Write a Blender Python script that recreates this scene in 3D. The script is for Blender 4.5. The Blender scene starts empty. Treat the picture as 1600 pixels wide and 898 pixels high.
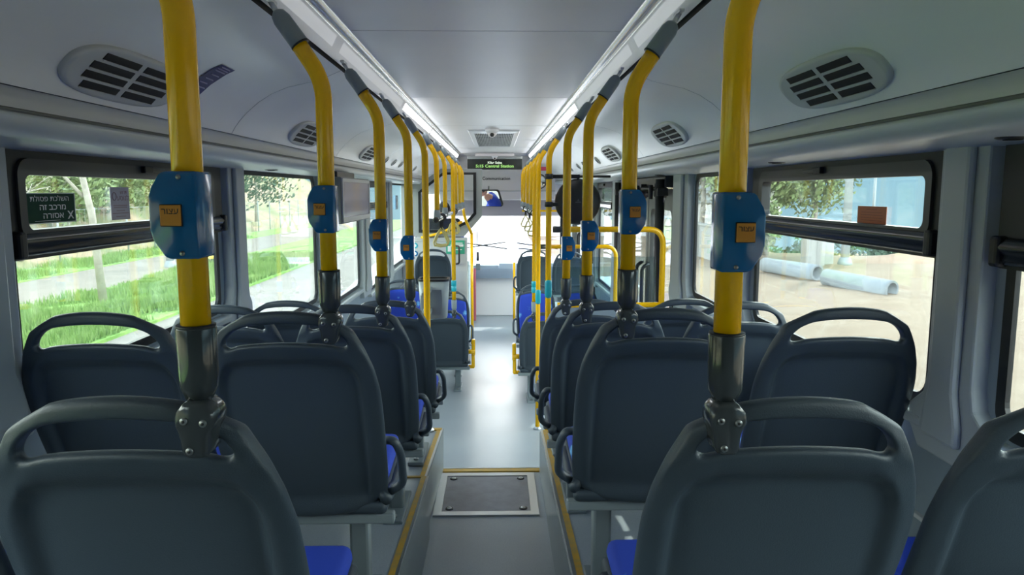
import bpy, bmesh, math, random
from mathutils import Vector, Matrix, noise
R = math.radians
PI = math.pi
random.seed(7)
sc = bpy.context.scene
col = sc.collection

# ------------------------------------------------------------------ camera
# bus frame: X right, Y towards the windscreen, Z up, low floor at z = 0
CZ = 1.9
right = Vector((0.99976966, -0.02146218, 0.0))
up = Vector((0.00274596, 0.12791462, 0.99178138))
fwd = Vector((0.0212858, 0.99155294, -0.12794409))
cd = bpy.data.cameras.new('camera')
cd.sensor_width = 36
cd.lens = 36 * 1155 / 1600
cd.clip_start = 0.02
cd.clip_end = 400
cam = bpy.data.objects.new('camera', cd)
m = Matrix(((right.x, up.x, -fwd.x, 0), (right.y, up.y, -fwd.y, 0), (right.z, up.z, -fwd.z, CZ), (0, 0, 0, 1)))
cam.matrix_world = m
col.objects.link(cam)
sc.camera = cam

# ------------------------------------------------------------------ light
sc.view_settings.view_transform = 'Standard'
sc.view_settings.look = 'None'
sc.view_settings.exposure = 1.06
sc.view_settings.gamma = 1.0
sc.view_settings.use_curve_mapping = False
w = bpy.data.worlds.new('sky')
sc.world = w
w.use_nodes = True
nt = w.node_tree
nt.nodes.clear()
wo = nt.nodes.new('ShaderNodeOutputWorld')
bg = nt.nodes.new('ShaderNodeBackground')
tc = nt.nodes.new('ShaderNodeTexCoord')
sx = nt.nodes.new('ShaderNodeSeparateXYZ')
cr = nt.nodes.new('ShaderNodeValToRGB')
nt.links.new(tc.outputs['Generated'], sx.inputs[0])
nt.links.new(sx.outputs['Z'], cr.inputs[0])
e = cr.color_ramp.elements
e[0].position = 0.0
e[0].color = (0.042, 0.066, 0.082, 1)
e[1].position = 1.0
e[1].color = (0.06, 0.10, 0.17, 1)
for pos_, c_ in ((0.095, (0.032, 0.064, 0.090)), (0.17, (0.66, 0.70, 0.72)), (0.24, (1.0, 0.98, 0.95)), (0.42, (0.92, 0.92, 0.91)), (0.60, (0.15, 0.19, 0.24))):  # bright band added above the visible sky, lights the cabin through the windows
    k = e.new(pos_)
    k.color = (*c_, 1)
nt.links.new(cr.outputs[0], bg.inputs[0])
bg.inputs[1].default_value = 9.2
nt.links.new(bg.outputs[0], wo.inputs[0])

sun = bpy.data.lights.new('sun', 'SUN')
sun.energy = 3.5
sun.angle = R(1.5)
sun.color = (1.0, 0.95, 0.86)
so = bpy.data.objects.new('sun', sun)
so.rotation_euler = Vector((0.42, 0.62, 0.85)).to_track_quat('Z', 'Y').to_euler()
col.objects.link(so)
GLOW = 5.0      # glow added on the front duct strips to brighten the cabin; rear dimmed
GLOW_DIM = 0.12


# ------------------------------------------------------------------ materials
def mat(name, color, rough=0.5, metal=0.0, spec=0.5, var=0.0, vscale=8.0, bump=0.0, bscale=60.0, coat=0.0, emit=None, estr=0.0, color2=None):
    mt = bpy.data.materials.new(name)
    mt.use_nodes = True
    t = mt.node_tree
    b = t.nodes['Principled BSDF']
    b.inputs['Base Color'].default_value = (*color, 1)
    b.inputs['Roughness'].default_value = rough
    b.inputs['Metallic'].default_value = metal
    b.inputs['Specular IOR Level'].default_value = spec
    b.inputs['Coat Weight'].default_value = coat
    b.inputs['Coat Roughness'].default_value = 0.08
    if emit:
        b.inputs['Emission Color'].default_value = (*emit, 1)
        b.inputs['Emission Strength'].default_value = estr
    tcn = t.nodes.new('ShaderNodeTexCoord')
    if var or color2:
        n = t.nodes.new('ShaderNodeTexNoise')
        n.inputs['Scale'].default_value = vscale
        n.inputs['Detail'].default_value = 6
        t.links.new(tcn.outputs['Object'], n.inputs['Vector'])
        r = t.nodes.new('ShaderNodeValToRGB')
        c2 = color2 or tuple(min(1, c * (1 + var)) for c in color)
        c1 = color if color2 else tuple(c * (1 - var) for c in color)
        r.color_ramp.elements[0].position = 0.35
        r.color_ramp.elements[0].color = (*c1, 1)
        r.color_ramp.elements[1].position = 0.65
        r.color_ramp.elements[1].color = (*c2, 1)
        t.links.new(n.outputs['Fac'], r.inputs[0])
        t.links.new(r.outputs[0], b.inputs['Base Color'])
    if bump:
        n = t.nodes.new('ShaderNodeTexNoise')
        n.inputs['Scale'].default_value = bscale
        n.inputs['Detail'].default_value = 4
        t.links.new(tcn.outputs['Object'], n.inputs['Vector'])
        bp = t.nodes.new('ShaderNodeBump')
        bp.inputs['Strength'].default_value = bump
        bp.inputs['Distance'].default_value = 0.01
        t.links.new(n.outputs['Fac'], bp.inputs['Height'])
        t.links.new(bp.outputs[0], b.inputs['Normal'])
    return mt


M = {}
M['seat'] = mat('seat_plastic', (0.036, 0.052, 0.070), 0.45, bump=0.12, bscale=420, var=0.06, vscale=3)
M['frame'] = mat('seat_frame_paint', (0.22, 0.26, 0.28), 0.45)
M['yellow'] = mat('yellow_pole_paint', (0.95, 0.51, 0.002), 0.20)
M['socket'] = mat('grey_socket_plastic', (0.040, 0.047, 0.052), 0.14, spec=0.5)
M['socket_light'] = mat('pale_socket_plastic', (0.22, 0.26, 0.28), 0.3)
M['blue_box'] = mat('blue_button_box', (0.003, 0.115, 0.32), 0.14, spec=0.6)
M['orange'] = mat('orange_button', (0.62, 0.25, 0.03), 0.4)
M['ink'] = mat('black_ink', (0.012, 0.012, 0.014), 0.5)
M['white_ink'] = mat('white_ink', (0.8, 0.82, 0.8), 0.5)
M['bolt'] = mat('steel_bolt', (0.30, 0.31, 0.31), 0.38, metal=1.0)
M['steel'] = mat('brushed_steel', (0.62, 0.63, 0.64), 0.34, metal=1.0, bump=0.03, bscale=200)
M['chrome'] = mat('bright_aluminium', (0.78, 0.78, 0.79), 0.25, metal=1.0)
M['ceiling'] = mat('ceiling_panel', (0.87, 0.85, 0.86), 0.38, var=0.02, vscale=2)
M['cove'] = mat('cove_panel', (0.86, 0.86, 0.86), 0.3, var=0.02, vscale=2)
M['duct'] = mat('duct_strip', (0.78, 0.78, 0.80), 0.3)
M['lip'] = mat('cove_lip_grey', (0.50, 0.51, 0.51), 0.35)
M['lip2'] = mat('cove_lip_blue_grey', (0.50, 0.54, 0.555), 0.33)
M['dark_gap'] = mat('dark_gap', (0.02, 0.02, 0.022), 0.7)
M['rubber'] = mat('black_rubber', (0.012, 0.013, 0.015), 0.45, spec=0.4)
M['sash'] = mat('dark_sash_paint', (0.035, 0.036, 0.038), 0.4)
M['groove'] = mat('lip_groove', (0.17, 0.18, 0.18), 0.5)
M['rail_black'] = mat('glossy_black_rail', (0.02, 0.022, 0.027), 0.16, spec=0.6)
M['pillar'] = mat('pillar_grey', (0.40, 0.44, 0.455), 0.4, var=0.03, vscale=3)
M['wall'] = mat('side_wall_panel', (0.22, 0.27, 0.31), 0.45, var=0.04, vscale=4)
M['cab'] = mat('cab_panel', (0.46, 0.56, 0.62), 0.4)
M['cab_frame'] = mat('cab_frame_grey', (0.33, 0.35, 0.35), 0.4)
M['step_side'] = mat('step_side_panel', (0.25, 0.29, 0.31), 0.35, var=0.05, vscale=3)
M['nosing'] = mat('yellow_step_nosing', (0.72, 0.40, 0.03), 0.45, color2=(0.55, 0.36, 0.10), vscale=25)
M['hatch'] = mat('hatch_plate', (0.20, 0.20, 0.24), 0.32, var=0.12, vscale=14, bump=0.05, bscale=90)
M['fabric'] = None
M['vent'] = mat('vent_plate_grey', (0.52, 0.53, 0.53), 0.4)
M['slot'] = mat('vent_slot_black', (0.006, 0.006, 0.007), 0.7)
M['purple'] = mat('purple_sticker', (0.035, 0.03, 0.16), 0.5)
M['purple_text'] = mat('lilac_print', (0.28, 0.27, 0.48), 0.5)
M['green_sign'] = mat('dark_green_sticker', (0.008, 0.055, 0.030), 0.6, spec=0.15)
M['green_light'] = mat('green_sign', (0.05, 0.38, 0.24), 0.5)
M['paper'] = mat('grey_paper', (0.52, 0.48, 0.55), 0.6)
M['pink_ink'] = mat('faded_red_ink', (0.30, 0.18, 0.20), 0.6)
M['orange_sign'] = mat('orange_sticker', (0.55, 0.14, 0.04), 0.5)
M['orange_ink'] = mat('dark_orange_ink', (0.30, 0.06, 0.02), 0.5)
M['teal'] = mat('teal_plastic', (0.01, 0.34, 0.44), 0.35)
M['display'] = mat('display_black', (0.014, 0.02, 0.016), 0.25)
M['led_green'] = mat('led_green', (0.1, 0.2, 0.05), 0.5, emit=(0.30, 0.62, 0.16), estr=0.55)
M['led_white'] = mat('led_white', (0.2, 0.2, 0.2), 0.5, emit=(0.60, 0.72, 0.55), estr=0.6)
M['tv_case'] = mat('screen_case', (0.10, 0.105, 0.11), 0.4)
M['screen'] = mat('glossy_screen', (0.38, 0.36, 0.44), 0.08, spec=0.8)
M['mirror'] = mat('mirror_glass', (0.85, 0.86, 0.88), 0.02, metal=1.0)
M['black'] = mat('black_plastic', (0.018, 0.018, 0.02), 0.35)
M['header'] = mat('header_panel', (0.86, 0.82, 0.83), 0.4)
M['blind'] = mat('sun_blind_grey', (0.42, 0.38, 0.42), 0.6)
M['dash'] = mat('dash_panel', (0.42, 0.50, 0.62), 0.4)
M['glow_strip'] = mat('duct_glow_strip', (0.9, 0.9, 0.9), 0.5, emit=(0.95, 0.97, 1.0), estr=GLOW)
M['glow_strip_dim'] = mat('duct_glow_strip_dim', (0.75, 0.75, 0.77), 0.35, emit=(0.95, 0.97, 1.0), estr=GLOW_DIM)
M['strap'] = mat('strap_yellow', (0.62, 0.52, 0.20), 0.4)
M['bin'] = mat('bin_grey', (0.30, 0.35, 0.38), 0.35)
M['red'] = mat('red_panel', (0.55, 0.12, 0.16), 0.5)
M['skin'] = mat('skin', (0.60, 0.33, 0.24), 0.5)
M['shirt'] = mat('blue_shirt', (0.03, 0.07, 0.50), 0.8)
M['trousers'] = mat('dark_trousers', (0.02, 0.022, 0.03), 0.8)
M['hair'] = mat('dark_hair', (0.02, 0.014, 0.01), 0.7)
# outside
M['sand'] = mat('sandy_ground', (0.225, 0.158, 0.105), 0.95, color2=(0.265, 0.198, 0.138), vscale=1.2, bump=0.5, bscale=6)
M['sandpile'] = mat('sand_heap', (0.30, 0.19, 0.13), 0.95, color2=(0.36, 0.25, 0.18), vscale=3, bump=0.4, bscale=8)
M['pave'] = mat('pale_concrete', (0.255, 0.23, 0.20), 0.9, color2=(0.30, 0.27, 0.24), vscale=2)
M['grass'] = mat('grass_ground', (0.14, 0.30, 0.05), 0.95, color2=(0.30, 0.48, 0.12), vscale=3, bump=0.8, bscale=14)
M['blade'] = mat('grass_blades', (0.14, 0.26, 0.05), 0.8, color2=(0.26, 0.38, 0.12), vscale=4)
M['path'] = mat('dirt_path', (0.22, 0.19, 0.155), 0.95, color2=(0.28, 0.24, 0.20), vscale=1.6)
M['bank'] = mat('rocky_bank', (0.22, 0.24, 0.11), 0.95, color2=(0.44, 0.31, 0.22), vscale=0.7, bump=0.9, bscale=3)
M['leaf'] = mat('green_leaves', (0.13, 0.19, 0.07), 0.8, color2=(0.26, 0.32, 0.13), vscale=1.5)
M['leaf_dark'] = mat('dark_green_leaves', (0.035, 0.085, 0.05), 0.8, color2=(0.08, 0.15, 0.09), vscale=1.5)
M['leaf_dry'] = mat('dry_twigs', (0.22, 0.22, 0.14), 0.85, color2=(0.36, 0.34, 0.24), vscale=1.5)
M['trunk'] = mat('pale_trunk', (0.30, 0.27, 0.23), 0.9, color2=(0.42, 0.38, 0.33), vscale=5, bump=0.4, bscale=20)
M['concrete'] = mat('concrete_pipe', (0.20, 0.22, 0.245), 0.85, color2=(0.25, 0.27, 0.29), vscale=2.5, bump=0.2, bscale=18)
M['wall_white'] = mat('painted_concrete', (0.34, 0.34, 0.33), 0.85, var=0.05, vscale=1)
M['post'] = mat('galvanised_post', (0.32, 0.36, 0.38), 0.5)
M['kerb'] = mat('bus_bay_concrete', (0.74, 0.73, 0.72), 0.9, var=0.04, vscale=1)
M['hazard'] = mat('yellow_road_post', (0.75, 0.55, 0.05), 0.6)
M['facade'] = mat('pale_building', (0.72, 0.70, 0.70), 0.8, var=0.03, vscale=0.5)


def floor_mat():
    mt = mat('vinyl_floor', (0.27, 0.31, 0.36), 0.33, spec=0.5)
    t = mt.node_tree
    b = t.nodes['Principled BSDF']
    tcn = t.nodes.new('ShaderNodeTexCoord')
    n1 = t.nodes.new('ShaderNodeTexNoise')
    n1.inputs['Scale'].default_value = 260
    n2 = t.nodes.new('ShaderNodeTexNoise')
    n2.inputs['Scale'].default_value = 1.7
    n2.inputs['Detail'].default_value = 5
    t.links.new(tcn.outputs['Object'], n1.inputs[0])
    t.links.new(tcn.outputs['Object'], n2.inputs[0])
    mx = t.nodes.new('ShaderNodeMath')
    mx.operation = 'MULTIPLY'
    t.links.new(n1.outputs['Fac'], mx.inputs[0])
    t.links.new(n2.outputs['Fac'], mx.inputs[1])
    r = t.nodes.new('ShaderNodeValToRGB')
    r.color_ramp.elements[0].position = 0.1
    r.color_ramp.elements[0].color = (0.36, 0.40, 0.45, 1)
    r.color_ramp.elements[1].position = 0.42
    r.color_ramp.elements[1].color = (0.50, 0.54, 0.57, 1)
    t.links.new(mx.outputs[0], r.inputs[0])
    t.links.new(r.outputs[0], b.inputs['Base Color'])
    rr = t.nodes.new('ShaderNodeMapRange')
    rr.inputs['To Min'].default_value = 0.24
    rr.inputs['To Max'].default_value = 0.46
    t.links.new(n2.outputs['Fac'], rr.inputs[0])
    t.links.new(rr.outputs[0], b.inputs['Roughness'])
    return mt


M['floor'] = floor_mat()


def fabric_mat():
    mt = mat('blue_dotted_fabric', (0.01, 0.03, 0.42), 0.75)
    t = mt.node_tree
    b = t.nodes['Principled BSDF']
    tcn = t.nodes.new('ShaderNodeTexCoord')
    v = t.nodes.new('ShaderNodeTexVoronoi')
    v.inputs['Scale'].default_value = 8
    n = t.nodes.new('ShaderNodeTexNoise')
    n.inputs['Scale'].default_value = 45
    t.links.new(tcn.outputs['Object'], v.inputs['Vector'])
    t.links.new(tcn.outputs['Object'], n.inputs['Vector'])
    ad = t.nodes.new('ShaderNodeMath')
    ad.operation = 'MULTIPLY_ADD'
    ad.inputs[1].default_value = 0.35
    t.links.new(n.outputs['Fac'], ad.inputs[0])
    t.links.new(v.outputs['Distance'], ad.inputs[2])
    r = t.nodes.new('ShaderNodeValToRGB')
    r.color_ramp.elements[0].position = 0.28
    r.color_ramp.elements[0].color = (0.14, 0.40, 0.72, 1)
    r.color_ramp.elements[1].position = 0.44
    r.color_ramp.elements[1].color = (0.010, 0.045, 0.42, 1)
    t.links.new(ad.outputs[0], r.inputs[0])
    t.links.new(r.outputs[0], b.inputs['Base Color'])
    return mt


M['fabric'] = fabric_mat()


def glass(name, tint, gloss=0.07, dust=0.0):
    mt = bpy.data.materials.new(name)
    mt.use_nodes = True
    t = mt.node_tree
    t.nodes.clear()
    o = t.nodes.new('ShaderNodeOutputMaterial')
    mx = t.nodes.new('ShaderNodeMixShader')
    tr = t.nodes.new('ShaderNodeBsdfTransparent')
    gl = t.nodes.new('ShaderNodeBsdfGlossy')
    tr.inputs[0].default_value = (*tint, 1)
    gl.inputs['Roughness'].default_value = 0.02
    gl.inputs[0].default_value = (0.9, 0.95, 1, 1)
    f = t.nodes.new('ShaderNodeFresnel')
    f.inputs[0].default_value = 1.35
    mm = t.nodes.new('ShaderNodeMath')
    mm.operation = 'MINIMUM'
    mm.inputs[1].default_value = gloss * 4
    t.links.new(f.outputs[0], mm.inputs[0])
    t.links.new(mm.outputs[0], mx.inputs[0])
    t.links.new(tr.outputs[0], mx.inputs[1])
    t.links.new(gl.outputs[0], mx.inputs[2])
    tl = t.nodes.new('ShaderNodeBsdfTranslucent')
    tl.inputs[0].default_value = (0.9, 0.88, 0.84, 1)
    m2 = t.nodes.new('ShaderNodeMixShader')
    m2.inputs[0].default_value = dust
    t.links.new(mx.outputs[0], m2.inputs[1])
    t.links.new(tl.outputs[0], m2.inputs[2])
    t.links.new(m2.outputs[0], o.inputs[0])
    return mt


M['tint'] = glass('tinted_side_glass', (0.74, 0.80, 0.78), dust=0.004)
M['clear'] = glass('clear_glass', (0.93, 0.95, 0.95))
M['acrylic'] = glass('clear_acrylic', (0.80, 0.87, 0.88), 0.1)


# ------------------------------------------------------------------ geometry helpers
class MB:
    """collects shapes into one mesh; every shape may carry its own material slot"""

    def __init__(s):
        s.bm = bmesh.new()
        s.mats = []

    def slot(s, m_):
        if m_ not in s.mats:
            s.mats.append(m_)
        return s.mats.index(m_)

    def _merge(s, b2, m_=None, smooth=False):
        idx = s.slot(m_) if m_ else 0
        for f in b2.faces:
            f.material_index = idx
            f.smooth = smooth
        me = bpy.data.meshes.new('tmp')
        b2.to_mesh(me)
        b2.free()
        s.bm.from_mesh(me)
        bpy.data.meshes.remove(me)
        return s

    def box(s, c, size, bevel=0.0, m_=None, rot=None, seg=2, smooth=False):
        b = bmesh.new()
        bmesh.ops.create_cube(b, size=1)
        bmesh.ops.scale(b, vec=size, verts=b.verts)
        if bevel:
            bmesh.ops.bevel(b, geom=b.edges[:], offset=bevel, segments=seg, profile=0.5, affect='EDGES')
        if rot is not None:
            bmesh.ops.transform(b, matrix=rot.to_4x4(), verts=b.verts)
        bmesh.ops.translate(b, vec=c, verts=b.verts)
        return s._merge(b, m_, smooth)

    def cyl(s, p0, p1, r0, r1=None, n=20, m_=None, smooth=True, caps=True):
        r1 = r0 if r1 is None else r1
        return s.lathe_line(Vector(p0), Vector(p1), [(0, r0), (1, r1)], n, m_, smooth, caps)

    def lathe_line(s, p0, p1, prof, n=20, m_=None, smooth=True, caps=True):
        """profile of (fraction along p0-p1, radius)"""
        p0, p1 = Vector(p0), Vector(p1)
        d = p1 - p0
        q = d.to_track_quat('Z', 'Y')
        b = bmesh.new()
        rings = []
        for t, r in prof:
            c = p0 + d * t
            rings.append([b.verts.new(c + q @ Vector((r * math.cos(2 * PI * i / n), r * math.sin(2 * PI * i / n), 0))) for i in range(n)])
        for a, c in zip(rings, rings[1:]):
            for i in range(n):
                b.faces.new((a[i], a[(i + 1) % n], c[(i + 1) % n], c[i]))
        if caps:
            b.faces.new(list(reversed(rings[0])))
            b.faces.new(rings[-1])
        s._merge(b, m_, smooth)
        return s

    def tube(s, pts, r, n=12, m_=None, caps=True, radii=None, flat=1.0, closed=False):
        pts = [Vector(p) for p in pts]
        b = bmesh.new()
        rings = []
        N = len(pts)
        prev = None
        for i, p in enumerate(pts):
            if closed:
                t = (pts[(i + 1) % N] - pts[i - 1]).normalized()
            else:
                t = (pts[min(i + 1, N - 1)] - pts[max(i - 1, 0)]).normalized()
            if prev is None:
                a = Vector((0, 0, 1)) if abs(t.z) < 0.9 else Vector((0, 1, 0))
                u = (a - t * a.dot(t)).normalized()
            else:
                u = (prev - t * prev.dot(t)).normalized()
            prev = u
            v = t.cross(u)
            rr = radii[i] if radii else r
            rings.append([b.verts.new(p + (u * math.cos(2 * PI * j / n) + v * flat * math.sin(2 * PI * j / n)) * rr) for j in range(n)])
        rng = range(N) if closed else range(N - 1)
        for i in rng:
            a, c = rings[i], rings[(i + 1) % N]
            for j in range(n):
                b.faces.new((a[j], a[(j + 1) % n], c[(j + 1) % n], c[j]))
        if caps and not closed:
            b.faces.new(list(reversed(rings[0])))
            b.faces.new(rings[-1])
        bmesh.ops.recalc_face_normals(b, faces=b.faces)
        return s._merge(b, m_, True)

    def prism(s, poly, axis, a, b_, m_=None, bevel=0.0, smooth=False):
        """polygon in the plane normal to axis, extruded from a to b_. axis 0: (y,z), 1: (x,z), 2: (x,y)"""
        b = bmesh.new()

        def P(u, v, t):
            return {0: (t, u, v), 1: (u, t, v), 2: (u, v, t)}[axis]
        lo = [b.verts.new(P(u, v, a)) for u, v in poly]
        hi = [b.verts.new(P(u, v, b_)) for u, v in poly]
        n = len(poly)
        b.faces.new(lo)
        b.faces.new(list(reversed(hi)))
        for i in range(n):
            b.faces.new((lo[i], hi[i], hi[(i + 1) % n], lo[(i + 1) % n]))
        bmesh.ops.recalc_face_normals(b, faces=b.faces)
        if bevel:
            bmesh.ops.bevel(b, geom=b.edges[:], offset=bevel, segments=2, profile=0.5, affect='EDGES')
        return s._merge(b, m_, smooth)

    def ring(s, outer, inner, axis, a, b_, m_=None, smooth=False):
        """two loops of equal length joined as a frame and extruded"""
        b = bmesh.new()

        def P(u, v, t):
            return {0: (t, u, v), 1: (u, t, v), 2: (u, v, t)}[axis]
        n = len(outer)
        L = [[b.verts.new(P(u, v, t)) for u, v in loop] for loop in (outer, inner) for t in (a, b_)]
        oa, ob, ia, ib = L
        for i in range(n):
            j = (i + 1) % n
            b.faces.new((oa[i], ia[i], ia[j], oa[j]))
            b.faces.new((ob[i], ob[j], ib[j], ib[i]))
            b.faces.new((oa[i], oa[j], ob[j], ob[i]))
            b.faces.new((ia[i], ib[i], ib[j], ia[j]))
        bmesh.ops.recalc_face_normals(b, faces=b.faces)
        return s._merge(b, m_, smooth)

    def profile(s, prof, y0, y1, m_=None, thick=0.0, smooth=True, ny=1):
        """an open XZ profile swept along Y as a sheet (optionally thickened upward/outward)"""
        b = bmesh.new()
        rows = []
        for k in range(ny + 1):
            y = y0 + (y1 - y0) * k / ny
            rows.append([b.verts.new((x, y, z)) for x, z in prof])
        for a, c in zip(rows, rows[1:]):
            for i in range(len(prof) - 1):
                b.faces.new((a[i], c[i], c[i + 1], a[i + 1]))
        if thick:
            bmesh.ops.recalc_face_normals(b, faces=b.faces)
            bmesh.ops.solidify(b, geom=b.faces[:], thickness=thick)
        return s._merge(b, m_, smooth)

    def raw(s, verts, faces, m_=None, smooth=True):
        b = bmesh.new()
        vs = [b.verts.new(v) for v in verts]
        for f in faces:
            try:
                b.faces.new([vs[i] for i in f])
            except ValueError:
                pass
        bmesh.ops.recalc_face_normals(b, faces=b.faces)
        return s._merge(b, m_, smooth)

    def text(s, body, m_, size, loc, rot, extrude=0.0006, bold=0.0, align='CENTER', sx_=1.0):
        c = bpy.data.curves.new('t', 'FONT')
        c.body = body
        c.size = size
        c.align_x = align
        c.align_y = 'CENTER'
        c.extrude = extrude
        c.offset = bold
        c.resolution_u = 6
        o = bpy.data.objects.new('t', c)
        col.objects.link(o)
        me = bpy.data.meshes.new_from_object(o.evaluated_get(bpy.context.evaluated_depsgraph_get()))
        b = bmesh.new()
        b.from_mesh(me)
        bmesh.ops.scale(b, vec=(sx_, 1, 1), verts=b.verts)
        bmesh.ops.transform(b, matrix=Matrix.Translation(loc) @ rot.to_4x4(), verts=b.verts)
        bpy.data.objects.remove(o)
        bpy.data.curves.remove(c)
        bpy.data.meshes.remove(me)
        return s._merge(b, m_, False)

    def build(s, name, m_=None, parent=None, loc=None, subsurf=0, autosmooth=None):
        me = bpy.data.meshes.new(name)
        if subsurf:
            t = bpy.data.meshes.new('tmp')
            s.bm.to_mesh(t)
            o = bpy.data.objects.new('tmp', t)
            col.objects.link(o)
            md = o.modifiers.new('s', 'SUBSURF')
            md.levels = subsurf
            bpy.data.meshes.remove(me)
            me = bpy.data.meshes.new_from_object(o.evaluated_get(bpy.context.evaluated_depsgraph_get()))
            me.name = name
            bpy.data.objects.remove(o)
            bpy.data.meshes.remove(t)
            for p in me.polygons:
                p.use_smooth = True
        else:
            s.bm.to_mesh(me)
        s.bm.free()
        if s.mats:
            for x in s.mats:
                me.materials.append(x)
        elif m_:
            me.materials.append(m_)
        o = bpy.data.objects.new(name, me)
        col.objects.link(o)
        if loc is not None:
            o.location = loc
        if parent is not None:
            o.parent = parent
        return o


def thing(name, label, cat, loc=(0, 0, 0), rz=0, group=None):
    o = bpy.data.objects.new(name, None)
    o.empty_display_size = 0.05
    col.objects.link(o)
    o.location = loc
    o.rotation_euler = (0, 0, rz)
    return tag(o, label, cat, group)


def tag(o, label, cat, group=None, kind=None):
    o['label'] = label
    o['category'] = cat
    if group:
        o['group'] = group
    if kind:
        o['kind'] = kind
    return o


def struct(o):
    o['kind'] = 'structure'
    return o


def kids(o):
    return [c for c in o.children]


def copy_tree(o, parent=None):
    c = o.copy()
    col.objects.link(c)
    if parent is not None:
        c.parent = parent
    for ch in kids(o):
        copy_tree(ch, c)
    return c


def fillet(pts, r, n=7):
    """round the inner corners of a polyline"""
    pts = [Vector(p) for p in pts]
    out = [pts[0]]
    for i in range(1, len(pts) - 1):
        p, a, b = pts[i], pts[i - 1], pts[i + 1]
        da, db = (a - p), (b - p)
        rr = min(r, da.length * 0.49, db.length * 0.49)
        s_, e_ = p + da.normalized() * rr, p + db.normalized() * rr
        for k_ in range(n + 1):
            t = k_ / n
            out.append(s_ * (1 - t) ** 2 + p * 2 * t * (1 - t) + e_ * t * t)
    out.append(pts[-1])
    return out


def rrect(u0, u1, v0, v1, r, n=6):
    out = []
    for (cu, cv, a0) in ((u1 - r, v1 - r, 0), (u0 + r, v1 - r, 90), (u0 + r, v0 + r, 180), (u1 - r, v0 + r, 270)):
        for i in range(n + 1):
            a = R(a0 + 90 * i / n)
            out.append((cu + r * math.cos(a), cv + r * math.sin(a)))
    return out


# ================================================================== BUS SHELL
XC = -0.03                 # centre line of the body
XL, XR = -1.17, 1.12       # inner faces of the side glass
Y0, Y1 = -0.75, 11.6
GZ = -0.35                 # road level


def z_left(y):
    return CZ - 1.225 - 0.064 * (y - 2.255) if y < 3.24 else CZ - 1.325


def z_right(y):
    return CZ - 1.243 - 0.054 * (y - 2.275)


# floors ------------------------------------------------------------
f = MB()
f.box((XC, 7.86, -0.05), (2.44, 7.56, 0.1))
struct(f.build('floor', M['floor']))
f = MB()
f.box((-0.045, 1.65, CZ - 1.58 - 0.16), (0.64, 4.84, 0.32))
struct(f.build('floor_aisle', M['floor']))
# riser and nosing at the aisle's end
n_ = MB()
n_.box((-0.045, 4.06, CZ - 1.578), (0.60, 0.05, 0.012), 0.003, M['nosing'])
n_.box((-0.045, 4.083, CZ - 1.585), (0.60, 0.012, 0.03), 0.002, M['steel'])
struct(n_.build('trim_1'))

# platforms: sloped slabs either side of the aisle
p = MB()
zl = z_left
p.raw([(-1.22, Y0, zl(Y0)), (-0.345, Y0, zl(Y0)), (-0.315, 3.24, zl(3.239)), (-1.22, 3.24, zl(3.239)),
       (-1.22, Y0, 0.05), (-0.35, Y0, 0.05), (-0.35, 3.24, 0.05), (-1.22, 3.24, 0.05)],
      [(0, 1, 2, 3), (7, 6, 5, 4), (0, 4, 5, 1), (1, 5, 6, 2), (2, 6, 7, 3), (3, 7, 4, 0)], M['floor'], False)
p.raw([(-1.22, 3.24, zl(3.3)), (-0.335, 3.24, zl(3.3)), (-0.31, 4.08, zl(3.3) - 0.012), (-1.22, 4.08, zl(3.3) - 0.012),
       (-1.22, 3.24, 0.0), (-0.345, 3.24, 0.0), (-0.325, 4.08, 0.0), (-1.22, 4.08, 0.0)],
      [(0, 1, 2, 3), (7, 6, 5, 4), (0, 4, 5, 1), (1, 5, 6, 2), (2, 6, 7, 3), (3, 7, 4, 0)], M['floor'], False)
struct(p.build('floor_platform_left'))
p = MB()
zr = z_right
p.raw([(1.17, Y0, zr(Y0)), (0.25, Y0, zr(Y0)), (0.25, 4.03, zr(4.03)), (1.17, 4.03, zr(4.03)),
       (1.17, Y0, 0.0), (0.25, Y0, 0.0), (0.25, 4.03, 0.0), (1.17, 4.03, 0.0)],
      [(0, 1, 2, 3), (7, 6, 5, 4), (0, 4, 5, 1), (1, 5, 6, 2), (2, 6, 7, 3), (3, 7, 4, 0)], M['floor'], False)
struct(p.build('floor_platform_right'))


def strip(b, a, c, wdt, h, m_, lift=0.001):
    """flat bar from a to c lying on its underside, width in X"""
    (x0, y0, z0), (x1, y1, z1) = a, c
    vs = []
    for (x, y, z) in ((x0, y0, z0), (x1, y1, z1)):
        vs += [(x - wdt / 2, y, z + lift), (x + wdt / 2, y, z + lift), (x + wdt / 2, y, z + lift + h), (x - wdt / 2, y, z + lift + h)]
    b.raw(vs, [(0, 3, 2, 1), (4, 5, 6, 7), (0, 1, 5, 4), (1, 2, 6, 5), (2, 3, 7, 6), (3, 0, 4, 7)], m_, False)


# yellow step nosings with a grey metal flank
t = MB()
strip(t, (-0.362, Y0, zl(Y0)), (-0.332, 3.24, zl(3.239)), 0.022, 0.004, M['nosing'])
strip(t, (-0.346, Y0, zl(Y0)), (-0.316, 3.24, zl(3.239)), 0.010, 0.005, M['steel'])
strip(t, (-0.352, 3.26, zl(3.3)), (-0.325, 4.08, zl(3.3) - 0.012), 0.024, 0.004, M['nosing'])
strip(t, (-0.336, 3.26, zl(3.3)), (-0.309, 4.08, zl(3.3) - 0.012), 0.010, 0.005, M['steel'])
t.box((-0.47, 3.235, zl(3.239) + 0.003), (0.28, 0.02, 0.006), 0.001, M['nosing'])
t.box((-0.56, 4.06, zl(3.3) - 0.008), (0.50, 0.035, 0.008), 0.001, M['nosing'])
struct(t.build('trim_2'))
t = MB()
strip(t, (0.272, Y0, zr(Y0)), (0.272, 4.03, zr(4.03)), 0.024, 0.004, M['nosing'])
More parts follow.
